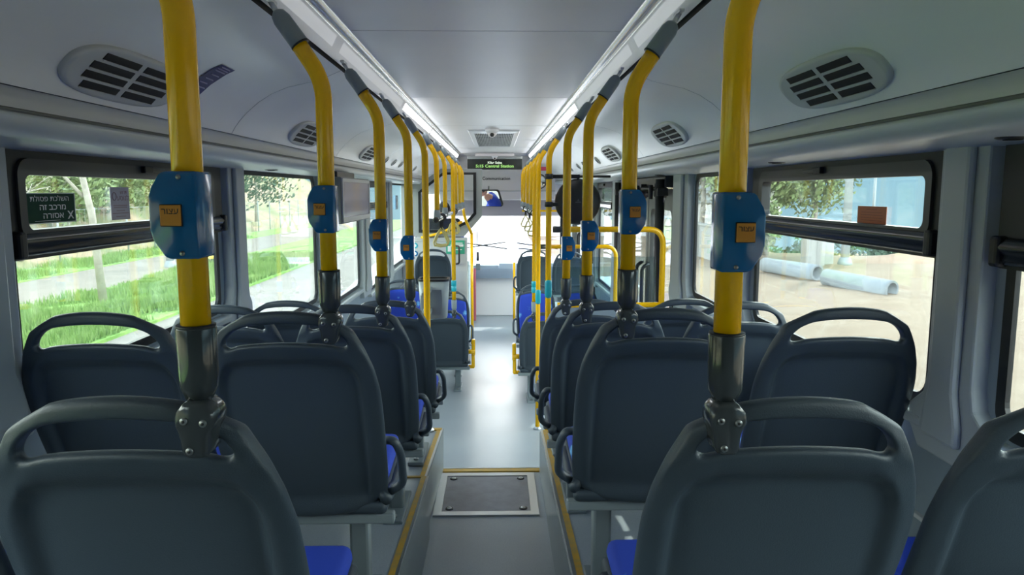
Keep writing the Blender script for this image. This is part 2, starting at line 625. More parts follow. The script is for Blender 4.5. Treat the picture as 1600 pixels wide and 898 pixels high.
strip(t, (0.254, Y0, zr(Y0)), (0.254, 4.03, zr(4.03)), 0.012, 0.005, M['steel'])
t.box((0.62, 4.015, zr(4.03) + 0.003), (0.72, 0.035, 0.008), 0.001, M['nosing'])
struct(t.build('trim_3'))
# side cladding of the platforms along the aisle, with panel joints
s_ = MB()
for (a, b_) in ((Y0, 1.2), (1.204, 3.236)):
    xa, xb = (-0.345 + 0.03 * (a - Y0) / 4.0 - 0.001), (-0.345 + 0.03 * (b_ - Y0) / 4.0 - 0.001)
    s_.raw([(xa, a, 0.32), (xb, b_, 0.32), (xb, b_, zl(b_)), (xa, a, zl(a)), (xa + .006, a, 0.32), (xb + .006, b_, 0.32), (xb + .006, b_, zl(b_) - .002), (xa + .006, a, zl(a) - .002)],
           [(0, 1, 2, 3), (4, 7, 6, 5), (0, 4, 5, 1), (1, 5, 6, 2), (2, 6, 7, 3), (3, 7, 4, 0)], M['step_side'], False)
s_.raw([(-.336, 3.245, .32), (-.312, 4.08, .32), (-.308, 4.08, .566), (-.331, 3.245, .573), (-.330, 3.245, .32), (-.306, 4.08, .32), (-.302, 4.08, .566), (-.325, 3.245, .573)],
       [(0, 1, 2, 3), (4, 7, 6, 5), (0, 4, 5, 1), (1, 5, 6, 2), (2, 6, 7, 3), (3, 7, 4, 0)], M['step_side'], False)
struct(s_.build('baseboard_left'))
s_ = MB()
for (a, b_) in ((Y0, 1.9), (1.904, 4.03)):
    s_.raw([(.249, a, .32), (.249, b_, .32), (.249, b_, zr(b_)), (.249, a, zr(a)), (.243, a, .32), (.243, b_, .32), (.243, b_, zr(b_) - .002), (.243, a, zr(a) - .002)],
           [(0, 1, 2, 3), (4, 7, 6, 5), (0, 4, 5, 1), (1, 5, 6, 2), (2, 6, 7, 3), (3, 7, 4, 0)], M['step_side'], False)
struct(s_.build('baseboard_right'))

# floor hatch
h = thing('floor_hatch', 'rectangular metal framed access hatch set in the aisle floor', 'hatch', (-0.053, 3.735, 0.32))
b = MB()
b.ring([(-.262, -.275), (.262, -.275), (.262, .275), (-.262, .275)], [(-.222, -.232), (.222, -.232), (.222, .232), (-.222, .232)], 2, 0.0005, 0.009)
b.build('frame', M['steel'], h)
b = MB()
b.box((0, 0, 0.003), (.440, .460, .006), 0.001)
b.build('panel', M['hatch'], h)
for sx_ in (-1, 1):
    for sy_ in (-1, 1):
        b = MB()
        b.lathe_line((sx_ * .185, sy_ * .195, .006), (sx_ * .185, sy_ * .195, .010), [(0, .021), (.8, .020), (1, .017)], 20, M['black'])
        b.lathe_line((sx_ * .185, sy_ * .195, .010), (sx_ * .185, sy_ * .195, .0125), [(0, .012), (1, .010)], 16, M['steel'])
        b.box((sx_ * .185, sy_ * .195, .0128), (.014, .003, .001), 0, M['black'])
        b.build('latch', None, h)

# side walls -----------------------------------------------------------
WT = CZ + 0.10   # top of the glazing
left_open = [(-0.45, 1.45, -0.50), (1.80, 3.13, -0.50), (3.41, 4.82, -0.70), (5.10, 6.32, -0.80), (6.72, 7.75, -0.90), (8.15, 10.9, -0.85)]
right_open = [(-0.45, 1.58, -0.53), (1.84, 3.16, -0.55), (3.42, 4.16, -0.58), (4.62, 6.34, None), (6.98, 8.02, -0.95), (8.3, 10.9, None)]


def side_wall(side, x, openings):
    """lower panel, upper panel and the piers between the openings; thickness outward"""
    b = MB()
    s = -1 if side == 'left' else 1
    th = 0.014
    xi, xo = x + s * 0.002, x + s * (0.002 + th)
    cx = (xi + xo) / 2
    y = Y0
    for (a, c, zb) in openings:
        b.box((cx, (y + a) / 2, (WT + GZ + .15) / 2), (th, a - y, WT - GZ - .15), 0, M['wall'])
        if zb is not None:
            zt = CZ + zb
            b.box((cx, (a + c) / 2, (zt + GZ + .15) / 2), (th, c - a, zt - GZ - .15), 0, M['wall'])
        y = c
    b.box((cx, (y + Y1) / 2, (WT + GZ + .15) / 2), (th, Y1 - y, WT - GZ - .15), 0, M['wall'])
    b.box((cx, (Y0 + Y1) / 2, (WT + CZ + .75) / 2), (th, Y1 - Y0, CZ + .75 - WT), 0, M['wall'])
    return struct(b.build('wall_' + side))


side_wall('left', XL, left_open)
side_wall('right', XR, right_open)
b = MB()
b.box((XC, Y0 - .03, 1.2), (2.46, 0.06, 2.9))
struct(b.build('wall_back', M['wall']))
b = MB()
b.box((XC, (Y0 + Y1) / 2, CZ + .74), (2.48, Y1 - Y0 + .1, .04))
struct(b.build('ceiling_roof', M['wall']))

# ceiling: flat centre panels with joints, duct strips and coves --------------
seams = [-0.75, 0.76, 2.40, 4.04, 5.74, 7.3, 8.5, 9.75]
b = MB()
for a, c in zip(seams, seams[1:]):
    b.box((XC, (a + c) / 2, CZ + .51), (.85, c - a - .008, .02), .002, M['ceiling'])
    b.box((XC, c, CZ + .515), (.85, .012, .012), 0, M['dark_gap'])
for s in (-1, 1):
    pr = [(XC + s * x, CZ + z) for x, z in ((.424, .502), (.428, .492), (.440, .486), (.450, .488), (.452, .480))]
    b.profile(pr, Y0, 9.75, M['chrome'], 0, True)
struct(b.build('ceiling'))
halfprof = [(.452, .480), (.472, .440), (.478, .412)]
coveprof = [(.490, .405), (.52, .392), (.56, .374), (.615, .362), (.67, .350), (.725, .328), (.77, .300), (.808, .268), (.835, .240), (.852, .218), (.865, .196)]
for i, s in enumerate((-1, 1)):
    b = MB()
    P = lambda q: [(XC + s * x, CZ + z) for x, z in q]
    b.profile(P(halfprof), Y0, 9.75, M['duct'])
    b.profile(P([(.478, .412), (.482, .43), (.492, .43), (.490, .405)]), Y0, 9.75, M['dark_gap'])
    cs = [-0.75, 0.93, 2.57, 4.22, 5.86, 7.3, 8.5, 9.75, 10.6]
    for a, c in zip(cs, cs[1:]):
        b.profile(P(coveprof), a + .002, c - .002, M['cove'], ny=2)
        back = [(x + .004, z + .006) for x, z in coveprof]
        b.profile(P(back), c - .006, c + .006, M['dark_gap'])
    b.profile(P([(.865, .194), (.872, .190), (.876, .170), (.878, .158)]), Y0, Y1, M['lip'])
    b.profile(P([(.878, .158), (.883, .157), (.883, .153), (.879, .152), (.879, .150)]), Y0, Y1, M['groove'])
    b.profile(P([(.879, .150), (.872, .147), (.872, .140), (.880, .122), (.895, .110), (.93, .106), (1.16, .100)]), Y0, Y1, M['lip2'])
    struct(b.build('trim_%d' % (4 + i)))

# slim glowing faces added to both duct strips as fill for the cabin
DL = []
for s in (-1, 1):
    for k, (a, c) in enumerate(zip(seams, seams[1:])):
        b = MB()
        q = [(XC + s * x, CZ + z) for x, z in ((.4545, .4735), (.4705, .4415))]
        b.profile(q, a + .05, c - .05, M['glow_strip'] if a > 3.9 else M['glow_strip_dim'])
        o = b.build('ceiling_glow_strip')
        where = ['behind the camera', 'nearest the camera', 'second from the camera', 'above the middle seats', 'above the middle door', 'above the front seats', 'nearest the windscreen'][k]
        tag(o, 'slim white %s added glow strip beside the flat ceiling, %s' % ('left' if s < 0 else 'right', where), 'ceiling light', 'added glow strips beside the ceiling')

# windows ------------------------------------------------------------------
def pane(parent, side, y0, y1, z0, z1, m_=None, dx=0.008, name='glass_pane'):
    x = (XL if side == 'left' else XR) + (-1 if side == 'left' else 1) * dx
    b = MB()
    b.box((x, (y0 + y1) / 2, (z0 + z1) / 2), (.005, y1 - y0, z1 - z0))
    return b.build(name, m_ or M['tint'], parent)


def rubber_frame(side, y0, y1, z0, z1, wd=.035, r=.05, name='rubber_frame', parent=None, m_=None, x_in=0.0, depth=.012):
    x = XL if side == 'left' else XR
    s = -1 if side == 'left' else 1
    b = MB()
    n = 6
    b.ring(rrect(y0 - wd, y1 + wd, z0 - wd, z1 + wd, r + wd * .5, n), rrect(y0, y1, z0, z1, r, n), 0, x - s * x_in, x + s * depth)
    return b.build(name, m_ or M['rubber'], parent)


wn = 0


def window(side, y0, y1, zb, hopper=False):
    global wn
    wn += 1
    root = rubber_frame(side, y0 + .02, y1 - .02, CZ + zb + .02, WT - .02, .03, .05, 'window_%d' % wn)
    struct(root)
    x = XL if side == 'left' else XR
    s = -1 if side == 'left' else 1
    if not hopper:
        pane(root, side, y0, y1, CZ + zb, WT)
        return root
    pane(root, side, y0, y1, CZ + zb, CZ - .155)
    # upper hopper: broad dark surround, paler sash, tinted pane, latch and handle rail
    b = MB()
    o = rrect(y0 - .02, y1 + .02, CZ - .165, WT + .02, .01, 6)
    i = rrect(y0 + .012, y1 - .075, CZ - .120, CZ + .082, .04, 6)
    b.ring(o, i, 0, x - s * .018, x + s * .012)
    b.build('hopper_surround', M['rubber'], root)
    b = MB()
    o = rrect(y0 + .012, y1 - .075, CZ - .120, CZ + .082, .045, 6)
    i = rrect(y0 + .040, y1 - .115, CZ - .093, CZ + .042, .022, 6)
    b.ring(o, i, 0, x - s * .026, x + s * .010)
    b.build('hopper_sash', M['sash'], root)
    pane(root, side, y0 + .03, y1 - .10, CZ - .10, CZ + .05, dx=.004, name='hopper_pane')
    yc = (y0 + y1) / 2
    b = MB()
    b.box((x - s * .032, yc, CZ + .072), (.018, .055, .022), .003, M['rubber'])
    b.box((x - s * .034, yc + .07, CZ + .072), (.010, .10, .012), .002, M['sash'])
    b.build('latch', None, root)
    b = MB()
    prof = [(.0, -.096), (-.022, -.098), (-.034, -.106), (-.038, -.118), (-.034, -.130), (-.028, -.137), (-.030, -.146), (-.024, -.156), (.0, -.160)]
    b.profile([(x + s * a, CZ + z) for a, z in prof], y0 + .0, y1 - .0)
    b.build('handle_rail', M['rail_black'], root)
    for yy in (y0 - .004, y1 + .004):
        b = MB()
        b.box((x - s * .018, yy, CZ - .128), (.046, .03, .068), .008)
        b.build('rail_end_cap', M['rubber'], root)
    return root


window('left', *left_open[0], hopper=True)
window('left', *left_open[1], hopper=True)
window('left', *left_open[2])
window('left', *left_open[3])
wl5 = window('left', *left_open[4], hopper=True)
window('left', *left_open[5])
window('right', *right_open[0], hopper=True)
window('right', *right_open[1], hopper=True)
window('right', *right_open[2])
window('right', *right_open[4], hopper=True)

# pillar covers with flared feet ------------------------------------------------
tn = 6


def pillar(side, y0, y1, zb, foot=0.05):
    global tn
    x = XL if side == 'left' else XR
    s = -1 if side == 'left' else 1
    b = MB()
    zt = WT + .012
    z0 = CZ + zb
    poly = [(y0, zt), (y0, z0 + .11), (y0 - .012, z0 + .06), (y0 - foot, z0 + .015), (y0 - foot, z0 - .03), (y0 - foot * .3, z0 - .09),
            (y1 + foot * .3, z0 - .09), (y1 + foot, z0 - .03), (y1 + foot, z0 + .015), (y1 + .012, z0 + .06), (y1, z0 + .11), (y1, zt)]
    b.prism(poly, 0, x + s * .02, x - s * .035, M['pillar'], .006)
    wd = (y1 - y0)
    poly2 = [(y0 + wd * .22, zt), (y0 + wd * .22, z0 + .09), (y0 + wd * .1, z0 + .01), (y0 + wd * .1, z0 - .04), (y1 - wd * .1, z0 - .04), (y1 - wd * .1, z0 + .01), (y1 - wd * .22, z0 + .09), (y1 - wd * .22, zt)]
    b.prism(poly2, 0, x - s * .034, x - s * .055, M['pillar'], .009)
    o = struct(b.build('trim_%d' % tn))
    tn += 1
    return o


pillar('left', 1.50, 1.765, -.50)
pillar('left', 3.19, 3.385, -.52)
pillar('left', 4.86, 5.07, -.72)
pillar('left', 6.36, 6.68, -.82)
pillar('left', 7.80, 8.12, -.87)
pillar('right', 1.625, 1.80, -.56, .07)
pillar('right', 3.22, 3.40, -.57)
pillar('right', 4.20, 4.55, -.60)
pillar('right', 6.40, 6.92, -.95)
pillar('right', 8.06, 8.28, -.95)
# sill ledges and lower wall mouldings
for side, s, x, ops in (('left', -1, XL, left_open), ('right', 1, XR, right_open)):
    b = MB()
    for (a, c, zb) in ops:
        if zb is None:
            continue
        b.box((x - s * .012, (a + c) / 2, CZ + zb - .035), (.055, c - a + .05, .03), .008, M['pillar'])
        b.box((x - s * .002, (a + c) / 2, CZ + zb - .30), (.02, c - a + .25, .012), .003, M['lip'])
    struct(b.build('trim_%d' % tn))
    tn += 1

# ------------------------------------------------------------------ right door wells
dn = 0
for (a, c) in ((4.62, 6.34), (8.35, 10.85)):
    dn += 1
    b = MB()
    b.box((XR - .02, (a + c) / 2, WT - .035), (.10, c - a, .07), .008)
    b.box((XR + .03, a + .03, 1.0), (.07, .06, 2.0), .01)
    b.box((XR + .03, c - .03, 1.0), (.07, .06, 2.0), .01)
    root = struct(b.build('door_%d' % dn, M['black']))
    mid = (a + c) / 2
    for (q0, q1) in ((a + .07, mid - .01), (mid + .01, c - .07)):
        bb = MB()
        bb.ring(rrect(q0, q1, .03, WT - .08, .03), rrect(q0 + .065, q1 - .065, .14, WT - .22, .06), 0, XR + .01, XR + .045)
        leaf = bb.build('door_leaf', M['sash'], root)
        bb = MB()
        bb.box((XR + .027, (q0 + q1) / 2, (WT - .08) / 2), (.005, q1 - q0 - .1, WT - .3))
        bb.build('door_glass', M['tint'], leaf)
        bb = MB()
        yy = q1 - .09 if q0 < mid - .02 else q0 + .09
        bb.tube(fillet([(XR + .0, yy, .75), (XR - .05, yy, .78), (XR - .05, yy, 1.35), (XR + .0, yy, 1.38)], .04), .014)
        bb.build('door_handle', M['black'], leaf)

# door opening gear above the middle door: pistons, rod and brackets
g = thing('door_mechanism', 'exposed black and brown door opening linkage above the middle door', 'door mechanism', (1.02, 5.3, WT - .10))
b = MB()
b.cyl((0, -.6, .02), (0, .55, .02), .016)
b.build('rod', M['black'], g)
b = MB()
b.cyl((-.03, -.35, -.02), (-.03, .05, -.02), .024)
b.build('cylinder', M['sash'], g)
for yy in (-.55, -.1, .45):
    b = MB()
    b.box((.03, yy, .01), (.08, .045, .09), .006)
    b.cyl((-.03, yy, -.045), (-.03, yy, .045), .014)
    b.build('bracket', M['black'], g)
b = MB()
b.tube(fillet([(-.03, .0, .0), (-.10, .0, .0), (-.10, .26, .0), (-.03, .26, .0)], .03), .008)
b.build('link_arm', M['black'], g)
for i, (xx, yy, rr) in enumerate(((1.03, 4.66, .030), (1.03, 6.28, .026))):
    b = MB()
    b.cyl((xx, yy, .02), (xx, yy, WT - .02), rr)
    b.box((xx, yy, .03), (.08, .08, .03), .006)
    b.box((xx + .01, yy, WT - .10), (.07, .07, .05), .006)
    b.box((xx + .02, yy, 1.05), (.06, .05, .03), .005)
    o = b.build('door_shaft', M['black'])
    tag(o, 'black vertical turning shaft at the %s edge of the middle door' % ('near' if i == 0 else 'far'), 'door shaft')

# ================================================================== SEATS
HB = 0.578     # backrest height


def half_w(v):
    pts = [(0, .185), (.06, .202), (.2, .211), (.5, .2155), (.68, .212), (.80, .200), (.90, .180), (1.0, .155)]
    for (a, wa), (c, wc) in zip(pts, pts[1:]):
        if v <= c:
            return wa + (wc - wa) * (v - a) / (c - a)
    return pts[-1][1]


def back_pt(u, v, off=0.0):
    """local point of the rear surface; y towards the sitter's front, origin at the handle's top centre"""
    x = u * half_w(v)
    drop = (.030 * u * u + .022 * max(0, abs(u) - .55) ** 1.0 * 2) * v ** 2.2
    z = -HB * (1 - v) - drop
    if v < .1:
        z += .022 * abs(u) ** 3 * (1 - v / .1)
    y = .175 * (1 - v) ** 1.15 - .018 * math.sin(PI * v)
    y += .060 * abs(u) ** 3 * (1 - .55 * v)
    return Vector((x, y + off, z))


def seat_back():
    us = [0, .20, .38, .50, .58, .64, .70, .76, .80, .86, .93, 1.0]
    us = [-x for x in reversed(us[1:])] + us
    vs = [0, .025, .06, .10, .14, .20, .32, .45, .56, .62, .66, .70, .735, .765, .795, .83, .868, .893, .920, .945, .965, 1.0]
    hu, hv0, hv1 = .80, .868, .945
    g_ = MB()

    def recess(u, v):
        """pressed-in rear panel with a curved top edge and large round corners"""
        hw, r_ = .82, .24
        vt = .802
        dx_ = max(0, abs(u) - (hw - r_)) / r_
        dv_ = max(0, v - (vt - r_ * .42)) / (r_ * .42)
        dist = 1 - math.sqrt(dx_ * dx_ + dv_ * dv_)
        t_ = max(0.0, min(1.0, dist / .22))
        t_ = t_ * t_ * (3 - 2 * t_)
        lo_ = max(0.0, min(1.0, (v - .035) / .06))
        return .024 * t_ * lo_

    rows = []
    for side in (0, 1):
        for j, v in enumerate(vs):
            for i, u in enumerate(us):
                uu, vv = u, v
                au = abs(u)
                # round the corners of the hand opening
                if abs(au - hu) < 1e-6 and (abs(v - hv0) < 1e-6 or abs(v - hv1) < 1e-6):
                    uu = math.copysign(hu - .055, u)
                    vv = v + (.012 if v < .9 else -.010)
                elif abs(au - .76) < 1e-6 and (abs(v - hv0) < 1e-6 or abs(v - hv1) < 1e-6):
                    uu = math.copysign(.70, u)
                    vv = v + (.002 if v < .9 else -.002)
                elif abs(au - .70) < 1e-6 and v > .84:
                    uu = math.copysign(.64, u)
                elif abs(au - .64) < 1e-6 and v > .84:
                    uu = math.copysign(.57, u)
                off = recess(u, v)
                if side == 0:
                    pt = back_pt(uu, vv, off)
                    if v > .84:
                        pt.y -= .005
                    if v > .955 and au < .99:
                        pt.y += .002
                else:
                    pt = back_pt(uu, vv, off + .014 if off > .006 else .022)
                    if v > .84:
                        pt.y += .005
                rows.append(pt)
    W, H = len(us), len(vs)
    idx = lambda s, i, j: s * W * H + j * W + i

    def hole(i, j):
        return us[i] >= -hu - 1e-6 and us[i + 1] <= hu + 1e-6 and vs[j] >= hv0 - 1e-6 and vs[j + 1] <= hv1 + 1e-6
    faces = []
    cell = {}
    for j in range(H - 1):
        for i in range(W - 1):
            cell[(i, j)] = not hole(i, j)
    for (i, j), ok in cell.items():
        if not ok:
            continue
        faces.append((idx(0, i, j), idx(0, i + 1, j), idx(0, i + 1, j + 1), idx(0, i, j + 1)))
        faces.append((idx(1, i, j), idx(1, i, j + 1), idx(1, i + 1, j + 1), idx(1, i + 1, j)))
        if not cell.get((i, j - 1)):
            faces.append((idx(0, i, j), idx(1, i, j), idx(1, i + 1, j), idx(0, i + 1, j)))
        if not cell.get((i, j + 1)):
            faces.append((idx(0, i, j + 1), idx(0, i + 1, j + 1), idx(1, i + 1, j + 1), idx(1, i, j + 1)))
        if not cell.get((i - 1, j)):
            faces.append((idx(0, i, j), idx(0, i, j + 1), idx(1, i, j + 1), idx(1, i, j)))
        if not cell.get((i + 1, j)):
            faces.append((idx(0, i + 1, j), idx(1, i + 1, j), idx(1, i + 1, j + 1), idx(0, i + 1, j + 1)))
    g_.raw(rows, faces, M['seat'])
    loose = [v for v in g_.bm.verts if not v.link_faces]
    bmesh.ops.delete(g_.bm, geom=loose, context='VERTS')
    return g_


def pad_back():
    us = [-.86, -.80, -.62, -.3, 0, .3, .62, .80, .86]
    vs = [.06, .09, .2, .4, .6, .76, .815, .835]
    g_ = MB()
    pts = []
    for side in (0, 1):
        for v in vs:
            for u in us:
                edge = (abs(u) > .84 or v < .07 or v > .83)
                off = .030 if side == 0 else (.036 if edge else (.056 if abs(u) < .7 else .062))
                pts.append(back_pt(u, v, off))
    W, H = len(us), len(vs)
    idx = lambda s, i, j: s * W * H + j * W + i
    faces = []
    for j in range(H - 1):
        for i in range(W - 1):
            faces.append((idx(0, i, j), idx(0, i + 1, j), idx(0, i + 1, j + 1), idx(0, i, j + 1)))
            faces.append((idx(1, i, j), idx(1, i, j + 1), idx(1, i + 1, j + 1), idx(1, i + 1, j)))
    for j in range(H - 1):
        faces.append((idx(0, 0, j), idx(0, 0, j + 1), idx(1, 0, j + 1), idx(1, 0, j)))
        faces.append((idx(0, W - 1, j), idx(1, W - 1, j), idx(1, W - 1, j + 1), idx(0, W - 1, j + 1)))
    for i in range(W - 1):
        faces.append((idx(0, i, 0), idx(1, i, 0), idx(1, i + 1, 0), idx(0, i + 1, 0)))
        faces.append((idx(0, i, H - 1), idx(0, i + 1, H - 1), idx(1, i + 1, H - 1), idx(1, i, H - 1)))
    g_.raw(pts, faces, M['fabric'])
    return g_


def make_seat_meshes():
    d = {}
    o = seat_back().build('backrest', subsurf=2)
    d['backrest'] = o.data
    bpy.data.objects.remove(o)
    o = pad_back().build('backrest_cushion', subsurf=1)
    d['backrest_cushion'] = o.data
    bpy.data.objects.remove(o)
    tilt = Matrix.Rotation(R(5), 3, 'X')
    b = MB()
    b.box((0, .375, -.550), (.405, .37, .035), .014, M['seat'], tilt, 3, True)
    b.box((0, .36, -.582), (.30, .26, .03), .01, M['seat'], None, 2, True)
    for s in (-1, 1):
        b.tube([back_pt(s * .93, .10, .012), (s * .200, .20, -.540), (s * .203, .32, -.553), (s * .20, .50, -.540)], .016, 10, M['seat'])
    o = b.build('seat_shell')
    d['seat_shell'] = o.data
    bpy.data.objects.remove(o)
    b = MB()
    b.box((0, .388, -.512), (.385, .345, .05), .022, M['fabric'], tilt, 3, True)
    o = b.build('seat_cushion')
    d['seat_cushion'] = o.data
    bpy.data.objects.remove(o)
    for s, nm in ((1, 'grab_R'), (-1, 'grab_L')):
        b = MB()
        b.tube(fillet([(s * .205, .165, -.365), (s * .232, .155, -.362), (s * .246, .170, -.40), (s * .246, .215, -.50), (s * .205, .225, -.530)], .02), .011, 10, M['seat'], flat=1.3)
        o = b.build('side_grab')
        d[nm] = o.data
        bpy.data.objects.remove(o)
        b = MB()
        b.box((s * .10, .36, -.5), (.055, .055, 1.0), .008, M['frame'])
        o = b.build('leg')
        d['leg_%s' % ('R' if s > 0 else 'L')] = o.data
        bpy.data.objects.remove(o)
        b = MB()
        b.box((s * .10, .36, .010), (.075, .30, .020), .005, M['frame'])
        b.cyl((s * .10, .25, .02), (s * .10, .25, .028), .012, m_=M['bolt'])
        b.cyl((s * .10, .47, .02), (s * .10, .47, .028), .012, m_=M['bolt'])
        o = b.build('foot_plate')
        d['foot_%s' % ('R' if s > 0 else 'L')] = o.data
        bpy.data.objects.remove(o)
    b = MB()
    b.box((0, .22, -.598), (.44, .03, .03), .005, M['frame'])
    b.box((0, .46, -.598), (.44, .03, .03), .005, M['frame'])
    b.box((.15, .34, -.598), (.05, .26, .028), .005, M['frame'])
    b.box((-.15, .34, -.598), (.05, .26, .028), .005, M['frame'])
    o = b.build('seat_frame')
    d['seat_frame'] = o.data
    bpy.data.objects.remove(o)
    return d


SM = make_seat_meshes()


def seat(x, y, ztop, zf, label, group=None, face=0, aisle=0, yellow=False):
    """x, y, ztop: the handle's top centre; aisle: side (in local x) of the grab and the leg"""
    r = thing('bus_chair', label, 'seat', (x, y, zf), face, group)
    H = ztop - zf

    def part(nm, me, z, sc_=None):
        o = bpy.data.objects.new(nm, me)
        col.objects.link(o)
        o.parent = r
        o.location = (0, 0, z)
        if sc_:
            o.scale = sc_
        return o
    part('backrest', SM['backrest'], H)
    part('backrest_cushion', SM['backrest_cushion'], H)
    part('seat_shell', SM['seat_shell'], H)
    part('seat_cushion', SM['seat_cushion'], H)
    part('seat_frame', SM['seat_frame'], H)
    sd = 'R' if aisle >= 0 else 'L'
    L = H - .59 - .015
    if L > .02:
        part('leg', SM['leg_' + sd], .015 + L, (1, 1, L))
    part('foot_plate', SM['foot_' + sd], 0)
    if aisle and not yellow:
        part('side_grab', SM['grab_' + sd], H)
    if yellow:
        s = 1 if aisle > 0 else -1
        b = MB()
        b.cyl((s * .20, .23, -.44), (s * .27, .23, -.44), .022)
        b.box((s * .255, .24, -.40), (.035, .05, .16), .012)
        b.build('armrest_hinge', M['yellow'], r, (0, 0, H))
        b = MB()
        b.box((s * .252, .25, -.52), (.032, .045, .16), .01)
        b.box((s * .235, .26, -.592), (.06, .05, .03), .01)
        b.build('armrest', M['yellow'], r, (0, 0, H))
    return r


PX_L, PX_R = -.382, .319
YL = [.935, 1.69, 2.47, 3.26]
YR = [1.0, 1.78, 2.585, 3.345]
TOP = [-.262, -.272, -.375, -.475]
TOPR = [-.287, -.281, -.385, -.485]
ROWN = ['nearest row', 'second row', 'third row', 'fourth row']
for i in range(4):
    y, t_ = YL[i], CZ + TOP[i]
    zf = z_left(y + .34)
    seat(-.496, y, t_, zf, 'grey seat left of the aisle with yellow pole on its handle, %s' % ROWN[i], 'seats left of the aisle', aisle=1)
    seat(-.932, y, t_, zf, 'dark grey seat beside the left windows, %s from the camera' % ROWN[i], 'seats by the left windows', aisle=0)
    y, t_ = YR[i], CZ + TOPR[i]
    zf = z_right(y + .34)
    seat(.434 if i == 0 else .418, y, t_, zf, 'grey seat right of the aisle with yellow pole on its handle, %s' % ROWN[i], 'seats right of the aisle', aisle=-1)
    seat(.880, y, t_, zf, 'dark grey seat beside the right windows, %s from the camera' % ROWN[i], 'seats by the right windows', aisle=0)

# low floor seats
seat(-.475, 6.70, CZ - 1.07, 0, 'lone grey seat left of the aisle on the low floor, yellow fold armrest', 'low floor seats', aisle=1, yellow=True)
seat(.415, 6.30, CZ - 1.03, 0, 'grey low floor seat right of the aisle with yellow armrest and slim pole', 'low floor seats', aisle=-1, yellow=True)
seat(.875, 6.84, CZ - 1.03, 0, 'grey low floor seat beside the right window past the middle door', 'low floor seats', aisle=0)
# rear facing seats: their blue fronts look at the camera
seat(-.50, 8.00, CZ - 1.06, 0, 'blue fronted rear facing seat left of the aisle near the yellow pole', 'rear facing seats', face=PI, aisle=-1)
seat(-.935, 7.34, CZ - .86, .22, 'blue fronted rear facing seat by the left window, highest of the blue backs', 'rear facing seats', face=PI)
seat(.43, 8.05, CZ - 1.00, 0, 'blue fronted rear facing seat right of the aisle', 'rear facing seats', face=PI, aisle=1)
seat(.90, 8.05, CZ - 1.00, 0, 'blue fronted rear facing seat by the right window', 'rear facing seats', face=PI)
# raised front seats on the wheel boxes
seat(-.74, 8.55, CZ - .65, .45, 'grey raised seat on the left in front of the cab panel', 'raised front seats', aisle=1)
seat(.475, 9.3, CZ - .72, .42, 'grey raised seat on the right nearest the windscreen, beside the aisle', 'raised front seats', aisle=-1)
seat(.93, 9.3, CZ - .74, .42, 'grey raised seat on the right nearest the windscreen, by the front door', 'raised front seats', aisle=0)
b = MB()
b.box((-.89, 8.55, .225), (.56, 1.10, .45), .03)
struct(b.build('floor_wheel_box_left', M['cab']))
b = MB()
b.box((.78, 9.45, .21), (.78, 1.0, .42), .03)
struct(b.build('floor_wheel_box_right', M['cab']))
b = MB()
b.box((-.93, 7.05, .11), (.46, .72, .22), .02)
struct(b.build('floor_plinth_left', M['cab']))

# ================================================================== POLES
FRONT = Matrix.Rotation(R(90), 3, 'X')       # text facing -Y (towards the rear of the bus)


def button_box(parent, s, zc, px=0.0):
    """blue stop request box; s = side on which the box bulges"""
    b = MB()
    hw, hh = .0215, .053
    poly = [(-s * hw, hh), (-s * hw, -hh), (s * .016, -hh), (s * .0215, -.050), (s * .0345, -.030), (s * .0375, -.018), (s * .0375, .022), (s * .034, .033), (s * .024, .050), (s * .018, hh)]
    b.prism(poly, 1, -.030, .022, M['blue_box'], .0035, True)
    for zz in (-.046, .046):
        b.cyl((-s * .001, -.0300, zz), (-s * .001, -.0318, zz), .0030, m_=M['bolt'], n=10)
    bx = b.build('stop_button_box', None, parent, (px, 0, zc))
    b = MB()
    b.box((s * .010, -.0307, .000), (.027, .003, .027), .001, M['ink'])
    b.box((s * .010, -.0322, .000), (.025, .003, .025), .001, M['orange'])
    b.text('עצור'[::-1], M['ink'], .0105, (s * .010, -.0339, .005), FRONT, .0001, .00010)
    b.build('stop_button', None, bx)
    return bx


def knuckle(b, x, z, s=1):
    """clamp that grips the seat's handle, three bolts on its rear"""
    poly = [(x - .012, z + .034), (x + .012, z + .034), (x + .025, z + .020), (x + .026, z + .006), (x + .018, z - .010), (x + .017, z - .034), (x + .010, z - .040),
            (x - .010, z - .040), (x - .017, z - .034), (x - .020, z - .010), (x - .025, z + .004), (x - .024, z + .020)]
    b.prism(poly, 1, -.026, .026, M['socket'], .006, True)


def upper_end(b, b2, b3, x, s, zt, r):
    """bent top: returns path points relative to (0,0,0) floor"""
    pass


